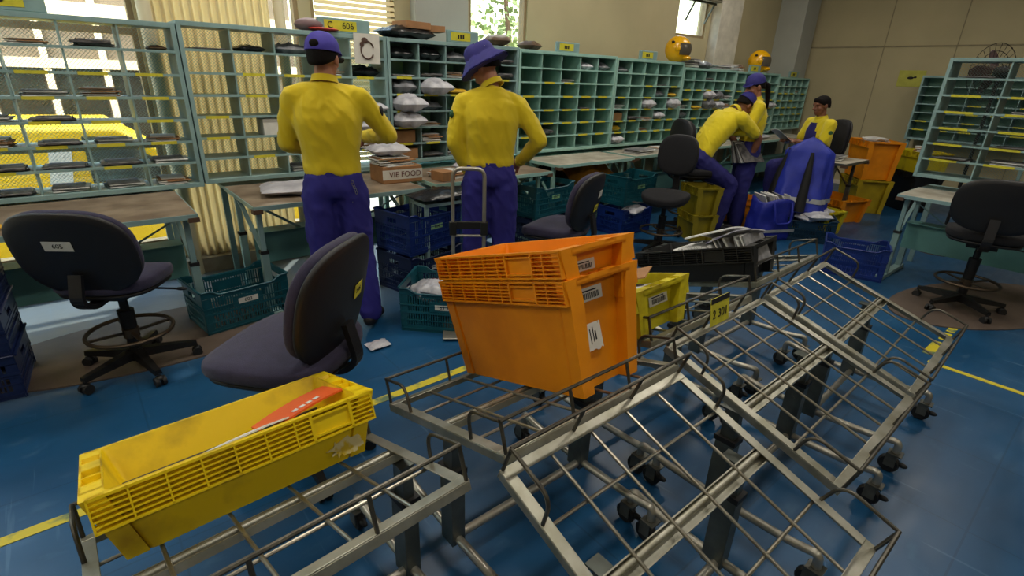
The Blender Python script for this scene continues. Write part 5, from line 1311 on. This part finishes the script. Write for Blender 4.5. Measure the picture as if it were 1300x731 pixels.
for o in COL.objects:
    if o.get('label','').startswith('dark swivel chair the seated man'): o.location = (f5.x+.02, f5.y+.0, 0); o.rotation_euler.z = radians(55)
# ------------------------------------------------------------------ blue nylon cover over the chair, blue bag
def cloth_cover():
    mb = MB(); rs = []; n = 64
    for i in range(26):
        z = 1.24-i*.032; 
        f_ = min(1, (i/4)**.5); ring = []
        for j in range(n):
            w_ = 2*pi*j/n; fold = 1+.02*sin(w_*9+i*.4)+.10*(i/25)*sin(w_*5+1.2*sin(i*.16))+.05*(i/25)*sin(w_*11)
            ex = 2.6; cx = abs(cos(w_))**(2/ex)*(1 if cos(w_) >= 0 else -1); cy = abs(sin(w_))**(2/ex)*(1 if sin(w_) >= 0 else -1)
            a_ = (.23+.06*i/25)*f_*fold; b_ = (.07+.12*(i/25)**1.3)*f_*fold
            q = .012*noise.noise(V((cos(w_)*3,sin(w_)*3,z*6)))
            ring.append(V((a_*cx+q, b_*cy+q-.02*i/25, z - .05*(abs(cx)**3)*(1-i/25))))
        rs.append(ring)
    return mb.rings(rs, cap=True)
cm = TM((cc.location.x,cc.location.y,0), radians(-70)) @ Matrix.Translation((0,-.27,-.13))
o = cloth_cover().build('chair_cover', M_COVER, None, ang=180); o.matrix_world = cm; tag(o, 'blue nylon cover with grey reflective band draped over a chair back', 'cover')
mb = MB(); rs = []
for z in (.55,.60):
    i = (1.24-z)/.032; rs.append([V(((.237+.06*i/25)*(1+.10*(i/25)*sin(w_*5+1.2*sin(i*.16))+.05*(i/25)*sin(w_*11))*abs(cos(w_))**(2/2.6)*(1 if cos(w_)>=0 else -1), (.077+.12*(i/25)**1.3)*(1+.10*(i/25)*sin(w_*5+1.2*sin(i*.16))+.05*(i/25)*sin(w_*11))*abs(sin(w_))**(2/2.6)*(1 if sin(w_)>=0 else -1)-.02*i/25, z)) for w_ in [2*pi*j/64 for j in range(64)]])
rb = mb.rings(rs, cap=False).build('reflective_band', M_REFL, o, ang=180)
mb = MB(); mb.tube([(.03,-.115,1.08),(.032,-.14,.85),(.03,-.175,.62),(.03,-.19,.45)],[.015,.04,.05,.055],10); pn = mb.build('dark_gusset', M_BLACK, o)
mb = MB(); mb.tube([(-.19,-.04,1.1),(-.235,-.03,.85),(-.262,-.03,.62),(-.275,-.03,.45)],[.02,.05,.065,.075],10); mb.build('dark_gusset', M_BLACK, o)
bb = thing('mail_bag', 'open blue nylon bag stuffed with letters beside the blue cover', 'bag', tuple(at(972,300,0)), radians(-25))
mb = MB(); rs = []
for i in range(14):
    z = i*.034; q = 1-.12*(i/13); ring = []
    for j in range(48):
        w_ = 2*pi*j/48; cx = abs(cos(w_))**(.8)*(1 if cos(w_) >= 0 else -1); cy = abs(sin(w_))**(.8)*(1 if sin(w_) >= 0 else -1); nn = .03*noise.noise(V((cos(w_)*2.5,sin(w_)*2.5,z*7)))
        ring.append(V(((.27+nn)*q*cx,(.17+nn)*q*cy,z+(.02*sin(3*w_) if i == 13 else 0))))
    rs.append(ring)
rs += [[V((p.x*.93,p.y*.9,p.z)) for p in rs[-1]], [V((p.x*.9,p.y*.88,.3)) for p in rs[-1]]]
mb.rings(rs); mb.build('bag_body', M_BAG, bb, ang=180)
MB().tube(fillet([(-.12,-.15,.42),(-.11,-.19,.32),(-.1,-.2,.2),(.1,-.2,.2),(.11,-.19,.32),(.12,-.15,.42)],.05),.012,8).build('handle', M_BAG, bb)
MB().box((-.2,-.185,.10),(.2,-.18,.13)).build('reflective_band', M_REFL, bb)
B0 = TM(tuple(at(972,300,0)), radians(-25))
for k in range(8):
    sheet('letter bundled in the mouth of the open blue bag', B0 @ TM((-.16+.045*k,.0,.40),radians(80+r_.uniform(-8,8))) @ Matrix.Rotation(radians(58+r_.uniform(-8,8)),4,'X'), .22,.20,.010, (M_PAPER,M_PAPERG,M_PAPER,M_WHITEP)[k % 4], 'envelope','letter',.0,'letters in the open blue bag')
# ------------------------------------------------------------------ daylight and render look
w = bpy.data.worlds.new('World'); SC.world = w; w.use_nodes = True; nt = w.node_tree
bg = nt.nodes['Background']; sky = nt.nodes.new('ShaderNodeTexSky'); sky.sky_type = 'NISHITA'; sky.sun_elevation = radians(55); sky.sun_rotation = radians(200); sky.sun_disc = False; sky.air_density = 2; sky.dust_density = 4
nt.links.new(sky.outputs[0], bg.inputs[0]); bg.inputs[1].default_value = 1.6
s = bpy.data.lights.new('sun','SUN'); s.energy = 7; s.angle = .03; s.color = (1,.93,.8)
so = bpy.data.objects.new('sun', s); COL.objects.link(so); so.rotation_euler = V((-.45,-.62,-.95)).to_track_quat('-Z','Y').to_euler()
for (a_,b_,z0,z1,e) in ((-3.7,.55,.25,2.75,50),(1.44,2.58,.25,3.0,26),(3.42,4.20,1.0,3.0,14)):
    l = bpy.data.lights.new('daylight','AREA'); l.shape = 'RECTANGLE'; l.size = b_-a_; l.size_y = z1-z0; l.energy = e; l.color = (1,.96,.88)
    lo = bpy.data.objects.new('window_daylight', l); COL.objects.link(lo); lo.location = ((a_+b_)/2, Y1+.2+4, (z0+z1)/2+3.0) if 0 else ((a_+b_)/2, Y1+.13, (z0+z1)/2); lo.rotation_euler = (radians(-90),0,0); lo.visible_camera = True
    COL.objects.unlink(lo)
vs_ = SC.view_settings; vs_.view_transform = 'Standard'; vs_.look = 'None'; vs_.gamma = 1; vs_.use_curve_mapping = False; vs_.exposure = 0.0
SC.cycles.use_denoising = True; SC.cycles.max_bounces = 8; SC.cycles.diffuse_bounces = 4; SC.cycles.sample_clamp_indirect = 6; SC.cycles.transparent_max_bounces = 24

wr = pillow(.14,.10,.03,41,12,1.2).build('plastic_wrapper', M_PARCEL, None, ang=180); wr.location = (at(480,440,0).x, at(480,440,0).y, .002); tag(wr, 'crumpled clear wrapper on the blue floor beside the large navy chair', 'wrapper')
